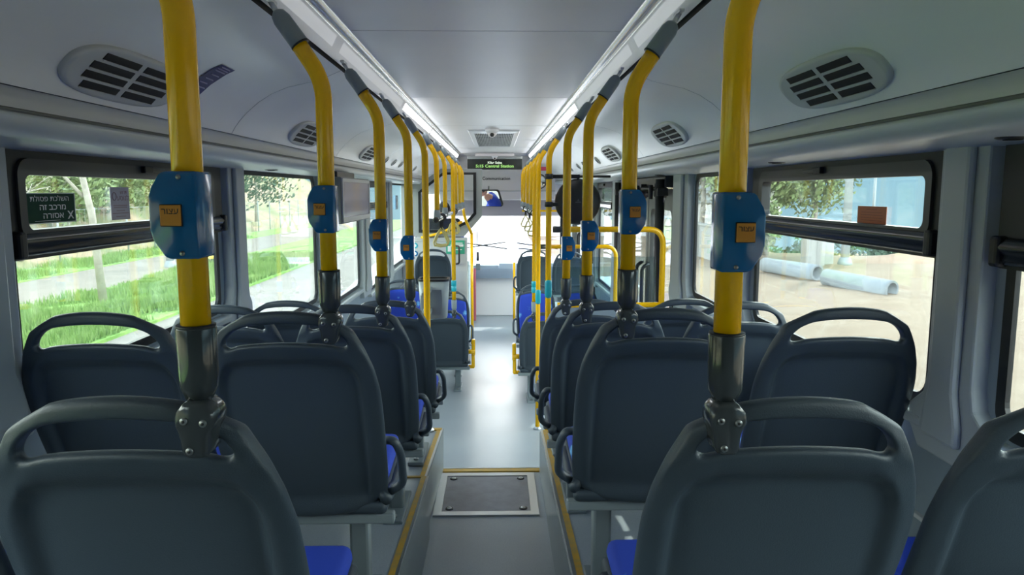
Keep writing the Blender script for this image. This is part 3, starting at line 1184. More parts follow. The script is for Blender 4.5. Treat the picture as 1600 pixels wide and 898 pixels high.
def seat_pole(x, y, htop, side, label, group='yellow poles on the seat handles', box=True, teal=False, light=False):
    """x,y of the vertical part; htop world z of the seat handle's top"""
    s = -1 if side == 'left' else 1
    r = thing('handrail_pole', label, 'pole', (x, y, htop), 0, group)
    zb = CZ + .245 - htop
    sx0, sz0 = s * .050, CZ + .322 - htop
    sx1, sz1 = s * .098, CZ + .392 - htop
    b = MB()
    b.tube(fillet([(0, 0, .10), (0, 0, zb), (sx0 * 1.25, 0, CZ + .34 - htop)], .045, 9), .0185, 20)
    b.build('pole', M['yellow'], r)
    b = MB()
    b.lathe_line((0, 0, .016), (0, 0, .112), [(0, .009), (.02, .017), (.18, .0235), (.30, .0242), (.97, .0250), (.985, .0245), (1, .0215)], 28, M['socket_light'] if light else M['socket'])
    b.lathe_line((0, 0, .1095), (0, 0, .1135), [(0, .0243), (1, .0243)], 24, M['rubber'])
    b.build('socket', None, r)
    b = MB()
    knuckle(b, 0, -.016)
    kn = b.build('clamp', None, r)
    for (bx_, bz) in ((-.0115, -.006), (.0125, -.009), (-.006, -.045)):
        b = MB()
        b.lathe_line((bx_, -.0255, bz), (bx_, -.0285, bz), [(0, .0052), (.7, .0050), (1, .0040)], 14, M['bolt'])
        b.cyl((bx_, -.0284, bz), (bx_, -.0288, bz), .0022, n=6, m_=M['ink'])
        b.build('bolt', None, kn)
    if box:
        button_box(r, s, CZ * 0 + .252)
    b = MB()
    d = Vector((sx1 - sx0, 0, sz1 - sz0))
    p0 = Vector((sx0 * .93, 0, sz0 - .002))
    p1 = Vector((sx1, 0, sz1))
    b.lathe_line(p0, p0 + d * .04, [(0, .0215), (1, .0215)], 22, M['rubber'])
    b.lathe_line(p0 + d * .03, p1, [(0, .0208), (.75, .0200), (.92, .016), (1, .008)], 22, M['socket_light'])
    b.build('top_sleeve', None, r)
    b = MB()
    b.tube([p1 - d * .1, p1 + Vector((s * .012, 0, .022))], .006, 8, M['steel'])
    b.tube([p1 - d * .05 + Vector((0, .01, 0)), p1 + Vector((s * .012, .03, .024))], .003, 6, M['steel'])
    b.box(tuple(p1 + Vector((s * .010, 0, .022))), (.012, .06, .008), .002, M['steel'])
    b.build('rail_bracket', None, r)
    if teal:
        b = MB()
        b.lathe_line((0, 0, .19), (0, 0, .29), [(0, .021), (.05, .024), (.45, .024), (.5, .020), (.55, .024), (.95, .024), (1, .021)], 20, M['teal'])
        b.build('push_button_sleeve', None, r)
    return r


for i in range(4):
    nm = ['nearest', 'second', 'third', 'fourth'][i]
    seat_pole(PX_L, YL[i], CZ + TOP[i] - .018, 'left', 'yellow pole with blue stop button box, %s on the left of the aisle' % nm)
    seat_pole(PX_R, YR[i], CZ + TOPR[i] - .018, 'right', 'yellow pole with blue stop button box, %s on the right of the aisle' % nm)
seat_pole(-.386, 6.70, CZ - 1.088, 'left', 'slim yellow pole with teal sleeve standing on the lone low left seat', box=False, teal=True, light=True)
seat_pole(.326, 6.30, CZ - 1.048, 'right', 'slim yellow pole with teal sleeve on the low right seat', box=False, teal=True, light=True)


def floor_pole(x, y, zf, label, side, extra=None, group='yellow floor to ceiling poles', top=True, zt=None, r_=.018):
    s = -1 if side == 'left' else 1
    r = thing('handrail_pole', label, 'pole', (x, y, zf), 0, group)
    b = MB()
    if top:
        b.tube(fillet([(0, 0, .012), (0, 0, CZ + .245 - zf), (s * .065, 0, CZ + .34 - zf)], .06, 9), r_, 18)
        b2 = MB()
        p0 = Vector((s * .048, 0, CZ + .318 - zf))
        p1 = Vector((s * .098, 0, CZ + .392 - zf))
        b2.lathe_line(p0, p1, [(0, .0205), (.75, .0195), (.92, .016), (1, .008)], 20, M['socket_light'])
        b2.box(tuple(p1 + Vector((s * .010, 0, .022))), (.012, .06, .008), .002, M['steel'])
        b2.tube([p1 - (p1 - p0) * .1, p1 + Vector((s * .012, 0, .022))], .006, 8, M['steel'])
        b2.build('top_sleeve', None, r)
    else:
        b.cyl((0, 0, .012), (0, 0, zt - zf), r_)
    b.build('pole', M['yellow'], r)
    b = MB()
    b.lathe_line((0, 0, 0), (0, 0, .022), [(0, .032), (.5, .031), (.75, .022), (1, .020)], 20, M['steel'])
    b.build('floor_flange', None, r)
    if extra:
        b = MB()
        b.box((0, -.006, extra - zf), (.042, .05, .115), .016, M['teal'], None, 3, True)
        b.build('push_button_box', None, r)
    return r


floor_pole(-.385, 4.10, z_left(4.0) - .01, 'full height yellow pole rising at the left step corner, litter bin on it', 'left') if False else None
pl = floor_pole(-.382, 4.04, z_left(4.0) - .011, 'full height yellow pole rising at the left step corner, grey bin on it', 'left')
floor_pole(.325, 4.58, 0, 'yellow pole at the near side of the middle door with turquoise button box', 'right', extra=CZ - .60)
floor_pole(.330, 5.78, 0, 'yellow pole at the far side of the middle door with turquoise button box', 'right', extra=CZ - .82)
floor_pole(-.30, 9.08, 0, 'yellow pole at the aisle corner of the driver cab', 'left', top=False, zt=CZ - .50, group=None)
floor_pole(.262, 10.75, 0, 'short bright yellow pole right of the aisle beside the dashboard', 'right', top=False, zt=CZ - 1.02, group=None)

# poles hanging from the ceiling down to the overhead hand rail
for i, (y, l) in enumerate(((5.05, 'nearest'), (5.85, 'second'), (7.45, 'third'), (8.2, 'fourth'), (8.95, 'farthest'))):
    r = thing('hanging_pole', 'short yellow pole hanging above the left overhead hand rail, %s of five' % l, 'pole', (-.40, y, CZ - .17), 0, 'left hanging poles')
    b = MB()
    b.tube(fillet([(0, 0, .03), (0, 0, .415), (-.055, 0, .50)], .06, 8), .0175, 16)
    b.build('pole', M['yellow'], r)
    b = MB()
    b.lathe_line((-.045, 0, .485), (-.08, 0, .562), [(0, .0205), (.75, .0195), (1, .009)], 18, M['socket_light'])
    b.build('top_sleeve', None, r)
    b = MB()
    b.lathe_line((0, 0, -.015), (0, 0, .05), [(0, .024), (.4, .024), (1, .0195)], 18, M['socket_light'])
    b.build('rail_clamp', None, r)
for i, (y, l) in enumerate(((7.1, 'nearest'), (7.9, 'second'), (8.8, 'third'), (9.5, 'farthest'))):
    r = thing('hanging_pole', 'short yellow pole hanging above the right overhead hand rail, %s of four' % l, 'pole', (.335, y, CZ - .17), 0, 'right hanging poles')
    b = MB()
    b.tube(fillet([(0, 0, .03), (0, 0, .415), (.055, 0, .50)], .06, 8), .0175, 16)
    b.build('pole', M['yellow'], r)
    b = MB()
    b.lathe_line((.045, 0, .485), (.08, 0, .562), [(0, .0205), (.75, .0195), (1, .009)], 18, M['socket_light'])
    b.build('top_sleeve', None, r)
    b = MB()
    b.lathe_line((0, 0, -.015), (0, 0, .05), [(0, .024), (.4, .024), (1, .0195)], 18, M['socket_light'])
    b.build('rail_clamp', None, r)
for (x, ya, yb, l) in ((-.40, 4.95, 9.1, 'left'), (.335, 6.35, 9.6, 'right')):
    b = MB()
    b.cyl((x, ya, CZ - .185), (x, yb, CZ - .185), .0165, m_=M['chrome'])
    for yy in (ya, yb):
        b.lathe_line((x, yy - .02, CZ - .185), (x, yy + .02, CZ - .185), [(0, .012), (.3, .021), (.7, .021), (1, .012)], 18, M['black'])
    tag(b.build('overhead_rail'), 'shiny overhead hand rail running forward on the %s of the aisle' % l, 'hand rail')


def strap(x, y, label, group, ang):
    r = thing('hanging_strap', label, 'strap handle', (x, y, CZ - .185), R(ang), group)
    b = MB()
    ring = [(0, .026 * math.cos(a), .026 * math.sin(a)) for a in [2 * PI * k_ / 20 for k_ in range(20)]]
    b.tube([(q[1] * .0 + 0, q[1], q[2]) if False else (q[1], 0, q[2]) for q in ring], .006, 8, closed=True)
    b.build('clip', M['black'], r).rotation_euler = (0, 0, R(90 - ang) if False else R(90 - ang) * 0 + R(0))
    b = MB()
    b.box((0, 0, -.055), (.022, .006, .06), .002)
    b.build('webbing', M['black'], r)
    b = MB()
    loop = [(0, 0, -.075), (.026, 0, -.115), (.050, 0, -.175), (.045, 0, -.198), (0, 0, -.205), (-.045, 0, -.198), (-.050, 0, -.175), (-.026, 0, -.115)]
    b.tube(loop, .0075, 8, closed=True)
    b.build('grip', M['strap'], r)
    return r


for (y, l) in ((5.35, 'nearest'), (5.5, 'second'), (6.9, 'third'), (7.15, 'farthest')):
    strap(-.40, y, 'pale yellow strap handle on the left overhead rail, %s of four' % l, 'left strap handles', 8)
for (y, l) in ((6.6, 'nearest'), (7.4, 'middle'), (8.4, 'farthest')):
    strap(.335, y, 'pale yellow strap handle on the right overhead rail, %s of three' % l, 'right strap handles', -10)

# litter bin on the left pole
b_ = thing('litter_bin', 'light grey litter bin clamped round the yellow pole at the left step', 'bin', (-.385, 4.10, CZ - .71))
b = MB()
o = rrect(-.055, .115, -.015, .125, .03)
b.bm.free()
b.bm = bmesh.new()
lo = [(x * .86 + .004, y * .86 + .004) for x, y in o]
V_ = [(x, y, 0) for x, y in lo] + [(x, y, .215) for x, y in o] + [(x * .94, y * .94, .215) for x, y in o] + [(x * .80, y * .80, .02) for x, y in o]
n = len(o)
F_ = [tuple(range(n - 1, -1, -1))]
for i in range(n):
    j = (i + 1) % n
    F_ += [(i, j, n + j, n + i), (n + i, n + j, 2 * n + j, 2 * n + i), (2 * n + i, 2 * n + j, 3 * n + j, 3 * n + i)]
F_.append(tuple(3 * n + i for i in range(n)))
b.raw(V_, F_)
b.build('bin_body', M['bin'], b_, (0, .045, 0))
b = MB()
b.ring(rrect(-.058, .118, -.018, .128, .03), rrect(-.045, .105, -.005, .115, .025), 2, .212, .224)
b.build('bin_rim', M['black'], b_, (0, .045, 0))
b = MB()
b.box((.003, -.005, .10), (.05, .07, .16), .01, M['bin'], None, 2, True) if False else b.box((.0, -.010, .05), (.045, .09, .03), .006, M['socket_light'])
b.box((.0, -.010, .17), (.045, .09, .03), .006, M['socket_light'])
b.build('bin_bracket', None, b_)

# yellow guard rails with acrylic panels by the middle door
for (y, x0, x1, zt, zb, l) in ((4.30, .36, .975, -.215, -.66, 'near'), (5.86, .345, .955, -.43, -1.35, 'far')):
    r = thing('guard_rail', 'yellow bent guard rail with clear panel at the %s side of the middle door' % l, 'guard rail', (x1, y, 0))
    b = MB()
    zfl = 0.0
    b.tube(fillet([(x0 - x1 + .0, 0, CZ + zt), (0, 0, CZ + zt), (0, 0, zfl)], .09, 9), .017 if l == 'near' else .016, 18)
    b.build('rail', M['yellow'], r)
    b = MB()
    b.cyl((x0 - x1 - .03, 0, CZ + zt), (x0 - x1 + .05, 0, CZ + zt), .019)
    b.build('rail_connector', M['socket'], r)
    b = MB()
    b.cyl((x0 - x1, 0, CZ + zb), (0, 0, CZ + zb), .016)
    b.build('lower_rail', M['yellow'], r)
    b = MB()
    b.box(((x0 - x1) / 2, .0, CZ + (zt - .16 + zb) / 2), (abs(x0 - x1) - .08, .006, zt - .16 - zb), .002)
    b.build('clear_panel', M['acrylic'], r)
    for dx in (.18, .42):
        b = MB()
        b.box((x0 - x1 + dx, 0, CZ + zt - .075), (.014, .022, .12), .003)
        b.build('panel_clip', M['black'], r)
# solid lower partition below the near guard rail (platform end to the door well)
b = MB()
b.box((.66, 4.31, .62), (.62, .03, 1.22), .006)
struct(b.build('wall_step_partition', M['wall']))

# ================================================================== SMALL CEILING AND WALL THINGS
def surf_frame(s):
    """origin and axes of the sloping cove face at the vents"""
    a = Vector((XC + s * .770, 0, CZ + .300))
    c = Vector((XC + s * .852, 0, CZ + .218))
    mid = (a + c) / 2
    d = (c - a).normalized()              # down the slope
    n = Vector((-s * abs(d.z), 0, -abs(d.x))).normalized()
    return mid, d, n


def vent(s, yc, label):
    mid, d, n = surf_frame(s)
    r = thing('air_vent', label, 'vent', (mid.x, yc, mid.z), 0, 'oval air vents in the coves')
    mt = Matrix((Vector((0, 1, 0)), d, n)).transposed()   # local x -> Y, local y -> down slope, local z -> inward normal
    def T(b):
        bmesh.ops.transform(b.bm, matrix=mt.to_4x4(), verts=b.bm.verts)
        bmesh.ops.recalc_face_normals(b.bm, faces=b.bm.faces)
    L, Wd = .250, .068
    outer = []
    for i in range(64):
        a = 2 * PI * i / 64
        ca, sa = math.cos(a), math.sin(a)
        outer.append((L * math.copysign(abs(ca) ** .72, ca), Wd * math.copysign(abs(sa) ** .72, sa)))
    b = MB()
    m1 = [(x * .985, y * .95) for x, y in outer]
    n_ = 64
    V = [(x, y, -.004) for x, y in outer] + [(x, y, .005) for x, y in outer] + [(x, y, .010) for x, y in m1] + [(x * .95, y * .86, .009) for x, y in outer]
    F = []
    for k_ in range(3):
        for i in range(n_):
            j = (i + 1) % n_
            F.append((k_ * n_ + i, k_ * n_ + j, (k_ + 1) * n_ + j, (k_ + 1) * n_ + i))
    F.append(tuple(3 * n_ + i for i in range(n_)))
    b.raw(V, F, M['vent'])
    T(b)
    b.build('vent_plate', None, r)
    for gsign in (-1, 1):
        b = MB()
        for q in range(4):
            yy = -.038 + q * .0255
            ln = .182 - .020 * abs(q - 1.5)
            xc_ = gsign * (.012 + ln / 2)
            b.box((xc_, yy, .0085), (ln, .0175, .004), .001, M['slot'])
            b.box((xc_, yy + .0095, .0105), (ln, .002, .005), .0005, M['vent'])
        T(b)
        b.build('louvre_slots', None, r)
    return r


for k_, (yl, yr, l) in enumerate(((1.76, 1.76, 'nearest'), (3.40, 3.38, 'second'), (5.02, 5.08, 'third'))):
    vent(-1, yl, 'grey oval slotted air vent in the left cove, %s of three' % l)
    vent(1, yr, 'grey oval slotted air vent in the right cove, %s of three' % l)
vent_y = [5.85, 6.3, 6.75, 7.2, 7.9]
for s, l in ((-1, 'left'), (1, 'right')):
    mid, d, n = surf_frame(s)
    for k_, yy in enumerate(vent_y):
        b = MB()
        c = Vector((mid.x, yy, mid.z)) + d * .02
        b.lathe_line(c - n * .004, c + n * .012, [(0, .034), (.6, .034), (.8, .028), (.7, .020)], 20, M['vent'])
        b.lathe_line(c + n * .004, c + n * .010, [(0, .019), (.7, .019), (1, .012)], 16, M['slot'])
        tag(b.build('air_nozzle'), 'small round air nozzle in the %s front cove, %s from the camera' % (l, ['first', 'second', 'third', 'fourth', 'fifth'][k_]), 'air nozzle', '%s cove nozzles' % l)
# dark oval speaker holes in the underside above the windows
for s, l, ys in ((-1, 'left', (2.62, 3.52, 5.2)), (1, 'right', (1.42, 2.62, 4.5))):
    for k_, yy in enumerate(ys):
        b = MB()
        x = XC + s * 1.02
        b.lathe_line((x, yy, CZ + .1065), (x, yy, CZ + .1000), [(0, .030), (.7, .030), (1, .024)], 24, M['black'])
        b.lathe_line((x, yy, CZ + .1010), (x, yy, CZ + .0985), [(0, .018), (1, .016)], 20, M['slot'])
        tag(b.build('reading_lamp'), 'small round dark fitting under the %s cove edge, %s from the camera' % (l, ['first', 'second', 'third'][k_]), 'fitting', '%s cove fittings' % l)

# purple notice following the curve of the left cove
b = MB()
pr = [(.700, .339), (.725, .328), (.77, .300), (.808, .268), (.835, .240), (.850, .220)]
off = .002
P = [(XC - x + off * .6, CZ + z - off) for x, z in pr]
b.profile(P, 2.045, 2.145, M['purple'])
for k_ in range(13):
    t_ = .06 + k_ * .068
    f_ = t_ * (len(P) - 1)
    i = int(f_)
    u = f_ - i
    x = P[i][0] + (P[i + 1][0] - P[i][0]) * u + .0012
    z = P[i][1] + (P[i + 1][1] - P[i][1]) * u - .0012
    ln = .05 + .03 * random.random()
    b.box((x, 2.095 + .01 * (random.random() - .5), z), (.0015, ln, .0035), 0, M['purple_text'])
tag(b.build('notice_sticker'), 'dark purple notice strip stuck across the left cove beside the nearest vent', 'sticker')

# window stickers
LEFTW = Matrix(((0, 0, 1), (1, 0, 0), (0, 1, 0)))      # text on the left wall, read from inside
r = thing('window_sticker', 'dark green Hebrew no littering sticker on the left hopper window', 'sticker', (XL + .0, 1.98, CZ - .0415))
b = MB()
b.box((.0005, 0, 0), (.001, .225, .079), 0, M['white_ink'])
b.box((.0012, 0, 0), (.001, .215, .074), 0, M['green_sign'])
b.build('sticker_sheet', None, r)
b = MB()
b.text('השלכת פסולת'[::-1], M['white_ink'], .0195, (.0022, -.004, .024), LEFTW, .0001, 0, sx_=1.45)
b.text('מרכב זה'[::-1], M['white_ink'], .0215, (.0022, .006, .002), LEFTW, .0001, .0002, sx_=1.6)
b.text('אסורה'[::-1], M['white_ink'], .0215, (.0022, .006, -.020), LEFTW, .0001, .0002, sx_=1.6)
b.text('X', M['white_ink'], .030, (.0022, .085, -.021), LEFTW, .0001, .0006, sx_=1.3)
b.box((.0022, -.02, -.0325), (.0004, .11, .0012), 0, M['white_ink'])
b.build('lettering', None, r)
r = thing('window_sticker', 'pale grey paper notice on the left hopper window', 'sticker', (XL + .0, 2.34, CZ - .035))
b = MB()
b.box((.0008, 0, 0), (.001, .115, .100), 0, M['paper'])
b.build('sticker_sheet', None, r)
b = MB()
b.text('דרוש'[::-1], M['pink_ink'], .016, (.0018, .022, .034), LEFTW, .0001, 0, sx_=1.3)
b.text('לנוסע'[::-1], M['pink_ink'], .022, (.0018, .018, .016), LEFTW, .0001, 0, sx_=1.4)
for zz, ln in ((-.006, .085), (-.012, .08), (-.022, .05), (-.030, .10), (-.040, .06)):
    b.box((.0018, 0, zz), (.0004, ln, .0018), 0, M['pink_ink'])
b.tube([(.0018, -.035 + .012 * math.cos(a), .022 + .012 * math.sin(a)) for a in [2 * PI * q / 14 for q in range(14)]], .0012, 5, M['pink_ink'], closed=True)
b.build('lettering', None, r)
r = thing('window_sticker', 'orange rectangular sticker on the right hopper window', 'sticker', (XR - .0, 2.19, CZ - .069))
b = MB()
b.box((-.0008, 0, 0), (.001, .170, .054), 0, M['orange_sign'])
b.build('sticker_sheet', None, r)
b = MB()
for zz, ln in ((.018, .06), (.009, .12), (.001, .13), (-.007, .13), (-.015, .12)):
    b.box((-.0018, 0, zz), (.0004, ln, .0014), 0, M['orange_ink'])
b.build('lettering', None, r)

# hanging information screen by the left wall
r = thing('passenger_screen', 'boxy information screen with glossy face hanging by the left wall', 'screen', (-.882, 4.40, CZ - .045))
b = MB()
b.box((0, 0, 0), (.125, .86, .25), .006)
b.build('casing', M['tv_case'], r)
b = MB()
b.ring(rrect(-.42, .42, -.118, .118, .006), rrect(-.40, .40, -.092, .100, .004), 0, .0605, .069)
b.build('bezel', M['lip'], r)
b = MB()
b.box((.0625, 0, .004), (.003, .80, .192), .0005)
b.build('display_face', M['screen'], r)
b = MB()
b.box((-.02, 0, .138), (.05, .5, .045), .005)
b.build('mount', M['black'], r)

# ceiling grille with dome camera
r = thing('ceiling_grille', 'rectangular ceiling air grille with flared white frame', 'grille', (-.015, 7.15, CZ + .499))
b = MB()
o = rrect(-.215, .215, -1.05, 1.05, .01)
i = rrect(-.165, .165, -.90, .90, .01)
n = len(o)
V = [(x, y, 0.0) for x, y in o] + [(x, y, -.012) for x, y in [(p_[0] * .96, p_[1] * .985) for p_ in o]] + [(x, y, -.018) for x, y in i] + [(x, y, .0) for x, y in i]
F = []
for k_ in range(3):
    for q in range(n):
        j = (q + 1) % n
        F.append((k_ * n + q, k_ * n + j, (k_ + 1) * n + j, (k_ + 1) * n + q))
b.raw(V, F, M['duct'], False)
b.build('frame', None, r)
b = MB()
b.box((0, 0, -.004), (.33, 1.80, .003), 0, M['dark_gap'])
for q in range(22):
    b.box((-.155 + q * .31 / 21, 0, -.009), (.005, 1.8, .008), 0, M['vent'])
for q in range(10):
    b.box((0, -.85 + q * 1.7 / 9, -.011), (.33, .006, .006), 0, M['vent'])
b.build('louvres', None, r)


def dome(x, y, z, label, sc_=1.0):
    r_ = thing('security_camera', label, 'camera', (x, y, z), 0, 'dome cameras')
    b = MB()
    b.lathe_line((0, 0, 0), (0, 0, -.035 * sc_), [(0, .055 * sc_), (.5, .054 * sc_), (1, .040 * sc_)], 24, M['duct'])
    b.build('base', None, r_)
    b = MB()
    b.lathe_line((0, 0, -.030 * sc_), (0, 0, -.068 * sc_), [(0, .038 * sc_), (.35, .036 * sc_), (.7, .026 * sc_), (.93, .012 * sc_), (1, .002)], 24, M['header'])
    b.lathe_line((0, -.012 * sc_, -.042 * sc_), (0, -.036 * sc_, -.050 * sc_), [(0, .018 * sc_), (1, .016 * sc_)], 16, M['black'])
    b.build('lens_dome', None, r_)


dome(-.03, 6.0, CZ + .499, 'small white dome camera on the ceiling before the grille')
dome(-.015, 9.50, CZ + .455, 'small dome camera on top of the route display', .7)

# route display
r = thing('route_display', 'black electronic route display with green text hanging from the ceiling', 'display', (-.015, 9.62, CZ + .355))
b = MB()
b.box((0, .03, 0), (.70, .10, .135), .006, M['display'])
b.build('casing', None, r)
b = MB()
b.box((0, .03, .082), (.70, .13, .035), .006, M['cab_frame'])
b.build('hood', None, r)
b = MB()
b.text('Kfar Saba', M['led_white'], .040, (.0, -.0215, .018), FRONT, .0002, .0010, sx_=1.2)
b.text('5:15 Central Station', M['led_green'], .050, (.0, -.0215, -.026), FRONT, .0002, .0014, sx_=1.2)
b.build('lettering', None, r)
b = MB()
b.box((0, .03, .118), (.5, .06, .04), .004)
b.build('mount', M['header'], r)

# ================================================================== FRONT OF THE BUS
# header above the windscreen with writing
b = MB()
b.box((XC, 10.35, CZ + .52), (2.3, 1.25, .04), .004, M['header'])
b.box((XC + .05, 10.36, CZ + .195), (1.60, .05, .61), .01, M['header'])
b.box((XC + .05, 10.82, CZ + .24), (2.0, .08, .54), .01, M['header'])
b.box((XC + .05, 10.34, CZ + .015), (1.60, .04, .012), .003, M['lip'])
b.text('Communication', M['ink'], .060, (.005, 10.333, CZ + .185), FRONT, .0004, .0010)
b.tube([(-.232 + .018 * math.cos(a), 10.333, CZ + .185 + .028 * math.sin(a)) for a in [R(-140 + 14 * q) for q in range(21)]], .004, 6, M['ink'])
struct(b.build('trim_header'))
b = MB()
b.box((XC + .1, 10.80, CZ - .165), (1.75, .012, .35), .003)
b.cyl((-.80, 10.80, CZ - .335), (.94, 10.80, CZ - .335), .009)
tag(b.build('sun_blind', M['blind']), 'grey roll down sun blind above the windscreen', 'blind')

# windscreen
wsn = MB()
wsn.ring(rrect(XL + .04, XR - .04, .62, CZ + .32, .12), rrect(XL + .12, XR - .12, .70, CZ + .24, .10), 1, Y1 - .06, Y1 + .02)
wf = struct(wsn.build('window_front', M['black']))
b = MB()
b.box((XC, Y1 - .02, 1.44), (2.1, .006, 1.60))
b.build('windscreen_glass', M['clear'], wf)
b = MB()
b.box((XC, Y1, .31), (2.46, .08, .70))
b.box((XC, Y1, CZ + .5), (2.46, .08, .48))
b.box((XL + .0, Y1, 1.35), (.14, .08, 1.7))
b.box((XR - .0, Y1, 1.35), (.14, .08, 1.7))
struct(b.build('wall_front', M['header']))
for (x0, x1) in ((-.55, .25), (.35, .95)):
    b = MB()
    b.tube([(x0, Y1 + .03, 1.02), (x1 - .1, Y1 + .035, .94 + .18 if x0 < 0 else .98)], .010, 8, M['black'])
    b.box(((x0 + x1) / 2, Y1 + .03, 1.06), (.65, .012, .02), .002, M['black'], Matrix.Rotation(R(8), 3, 'Y'))
    tag(b.build('windscreen_wiper'), 'black windscreen wiper resting low on the %s of the windscreen' % ('left' if x0 < 0 else 'right'), 'wiper')

# dashboard
d = thing('dashboard', 'pale blue dashboard shelf below the windscreen', 'dashboard', (-.05, 11.25, 0))
b = MB()
b.prism([(10.95, CZ - 1.05), (11.50, CZ - 1.0), (11.50, CZ - 1.30), (11.15, CZ - 1.30), (10.98, CZ - 1.14)], 0, -1.08, 1.0, None, .012)
bmesh.ops.translate(b.bm, vec=(.05, -11.25, 0), verts=b.bm.verts)
b.build('top_shelf', M['dash'], d)
b = MB()
b.box((0, .12, .36), (2.0, .12, .72), .02)
b.build('lower_panel', M['header'], d)
b = MB()
b.box((-.40, -.13, CZ - 1.0), (.14, .12, .05), .012, M['hazard'])
b.build('ticket_tray', None, d)
b = MB()
b.lathe_line((0, 0, 0), (0, 0, .13), [(0, .022), (1, .02)], 12, M['black'])
b.build('card_reader', None, d, (-.23, -.05, CZ - 1.03))
b = MB()
b.tube(fillet([(-.36, 0, CZ - 1.02), (-.36, 0, CZ - .60), (-.24, 0, CZ - .56), (-.24, 0, CZ - .78)], .05), .008)
b.build('bent_rod', M['steel'], d)
b = MB()
b.box((-.40, -.22, .38), (.10, .03, .86), .01)
tag(b.build('fire_box', M['red'], None, (.05, 11.1, .05)), 'tall narrow red panel beyond the cab door post', 'panel')

# driver's cab: rear wall, framed window, grab handle, signs
cab = MB()
yc = 9.22
cab.ring([(-1.17, CZ + .10), (-.94, CZ + .10), (-.68, CZ + .283), (-.175, CZ + .283), (-.175, CZ - .30), (-.29, CZ - .43), (-.40, CZ - .55), (-1.17, CZ - .55)],
         [(-.96, CZ - .0), (-.90, CZ + .055), (-.655, CZ + .240), (-.245, CZ + .240), (-.245, CZ - .27), (-.35, CZ - .385), (-.60, CZ - .50), (-.96, CZ - .50)], 1, yc, yc + .05)
cabo = struct(cab.build('wall_driver_cab', M['cab_frame']))
b = MB()
b.ring([(-.96, CZ - .0), (-.90, CZ + .055), (-.655, CZ + .240), (-.245, CZ + .240), (-.245, CZ - .27), (-.35, CZ - .385), (-.60, CZ - .50), (-.96, CZ - .50)],
       [(-.93, CZ - .015), (-.885, CZ + .03), (-.645, CZ + .212), (-.28, CZ + .212), (-.28, CZ - .255), (-.365, CZ - .35), (-.61, CZ - .465), (-.93, CZ - .465)], 1, yc - .012, yc + .06)
b.build('rubber_seal', M['rubber'], cabo)
b = MB()
b.box((-.605, yc + .03, CZ - .13), (.68, .005, .70))
b.build('glass_pane', M['clear'], cabo)
b = MB()
b.box((-.765, yc + .025, (CZ - .56) / 2), (.81, .05, CZ - .56), .008)
b.box((-.765, yc - .004, CZ - .60), (.80, .008, .012), .002, M['lip'])
b.build('lower_panel', M['cab'], cabo)
b = MB()
b.tube(fillet([(-.30, yc, CZ - .56), (-.24, yc - .05, CZ - .57), (-.24, yc - .05, CZ - .78), (-.30, yc, CZ - .79)], .03), .012)
tag(b.build('grab_bar', M['black'], None, (-.22, -.0, -.10)), 'black curved grab handle on the driver cab panel', 'handle')
# cab side wall and door towards the aisle
b = MB()
b.box((-.36, 10.0, .52), (.035, 1.45, 1.04), .01)
struct(b.build('door_cab', M['cab']))
b = MB()
b.tube(fillet([(-.93, yc - .02, CZ - .56), (-.66, yc - .04, CZ - .50), (-.42, yc - .04, CZ - .36)], .1), .017)
tag(b.build('grab_rail', M['yellow']), 'yellow slanting grab rail across the cab window sill', 'hand rail')
b = MB()
b.tube(fillet([(-.30, 9.08, CZ - .505), (-.38, 8.95, CZ - .30), (-.40, 8.95, CZ - .16)], .06), .0175)
tag(b.build('slanting_pole', M['yellow']), 'yellow kinked pole joining the cab corner pole to the overhead rail', 'pole')
# shelf board crossing at the cab door
b = MB()
b.box((-.155, 9.9, CZ - .98), (.39, .30, .04), .01, M['dash'])
b.box((-.24, 9.8, CZ - .98), (.06, .12, .09), .01, M['socket_light'])
tag(b.build('fare_shelf'), 'small pale shelf of the fare counter at the cab door', 'shelf')
s_ = thing('wall_sign', 'green rectangular sign on the driver cab panel', 'sign', (-.508, yc - .009, CZ - .68))
b = MB()
b.box((0, 0, 0), (.23, .003, .17), 0, M['green_light'])
b.build('sign_sheet', None, s_)
b = MB()
b.box((.02, -.002, .05), (.14, .001, .012), 0, M['white_ink'])
b.box((.02, -.002, .02), (.16, .001, .03), 0, M['white_ink'])
b.box((.02, -.002, -.03), (.12, .001, .012), 0, M['white_ink'])
b.box((-.075, -.002, -.02), (.04, .001, .07), 0, M['white_ink'])
b.build('pictogram', None, s_)
for zz, l in ((-.66, 'upper'), (-.76, 'lower')):
    b = MB()
    b.lathe_line((-1.01, yc - .001, CZ + zz), (-1.01, yc - .004, CZ + zz), [(0, .035), (1, .035)], 24, M['teal'] if l == 'upper' else M['blue_box'], False)
    b.lathe_line((-1.01, yc - .004, CZ + zz), (-1.01, yc - .005, CZ + zz), [(0, .018), (1, .018)], 24, M['white_ink'], False)
    tag(b.build('round_sticker'), '%s of two small round blue stickers at the left edge of the cab panel' % l, 'sticker')

# blue accessibility sticker on the driver's side window
b = MB()
b.box((XL + .006, 8.75, CZ - .12), (.002, .22, .16), 0, M['blue_box'])
b.lathe_line((XL + .008, 8.75, CZ - .14), (XL + .009, 8.75, CZ - .14), [(0, .035), (1, .035)], 20, M['white_ink'], False)
b.box((XL + .008, 8.75, CZ - .08), (.001, .03, .05), 0, M['white_ink'])
tag(b.build('window_sticker'), 'small blue square sticker on the left window beside the cab', 'sticker')
b = MB()
b.lathe_line((1.02, 11.50, CZ - .12), (1.02, 11.495, CZ - .12), [(0, .07), (1, .07)], 20, M['teal'], False)
b.box((.80, 11.50, CZ - .10), (.12, .004, .14), 0, M['teal'])
tag(b.build('windscreen_sticker'), 'turquoise sticker at the right end of the windscreen', 'sticker')

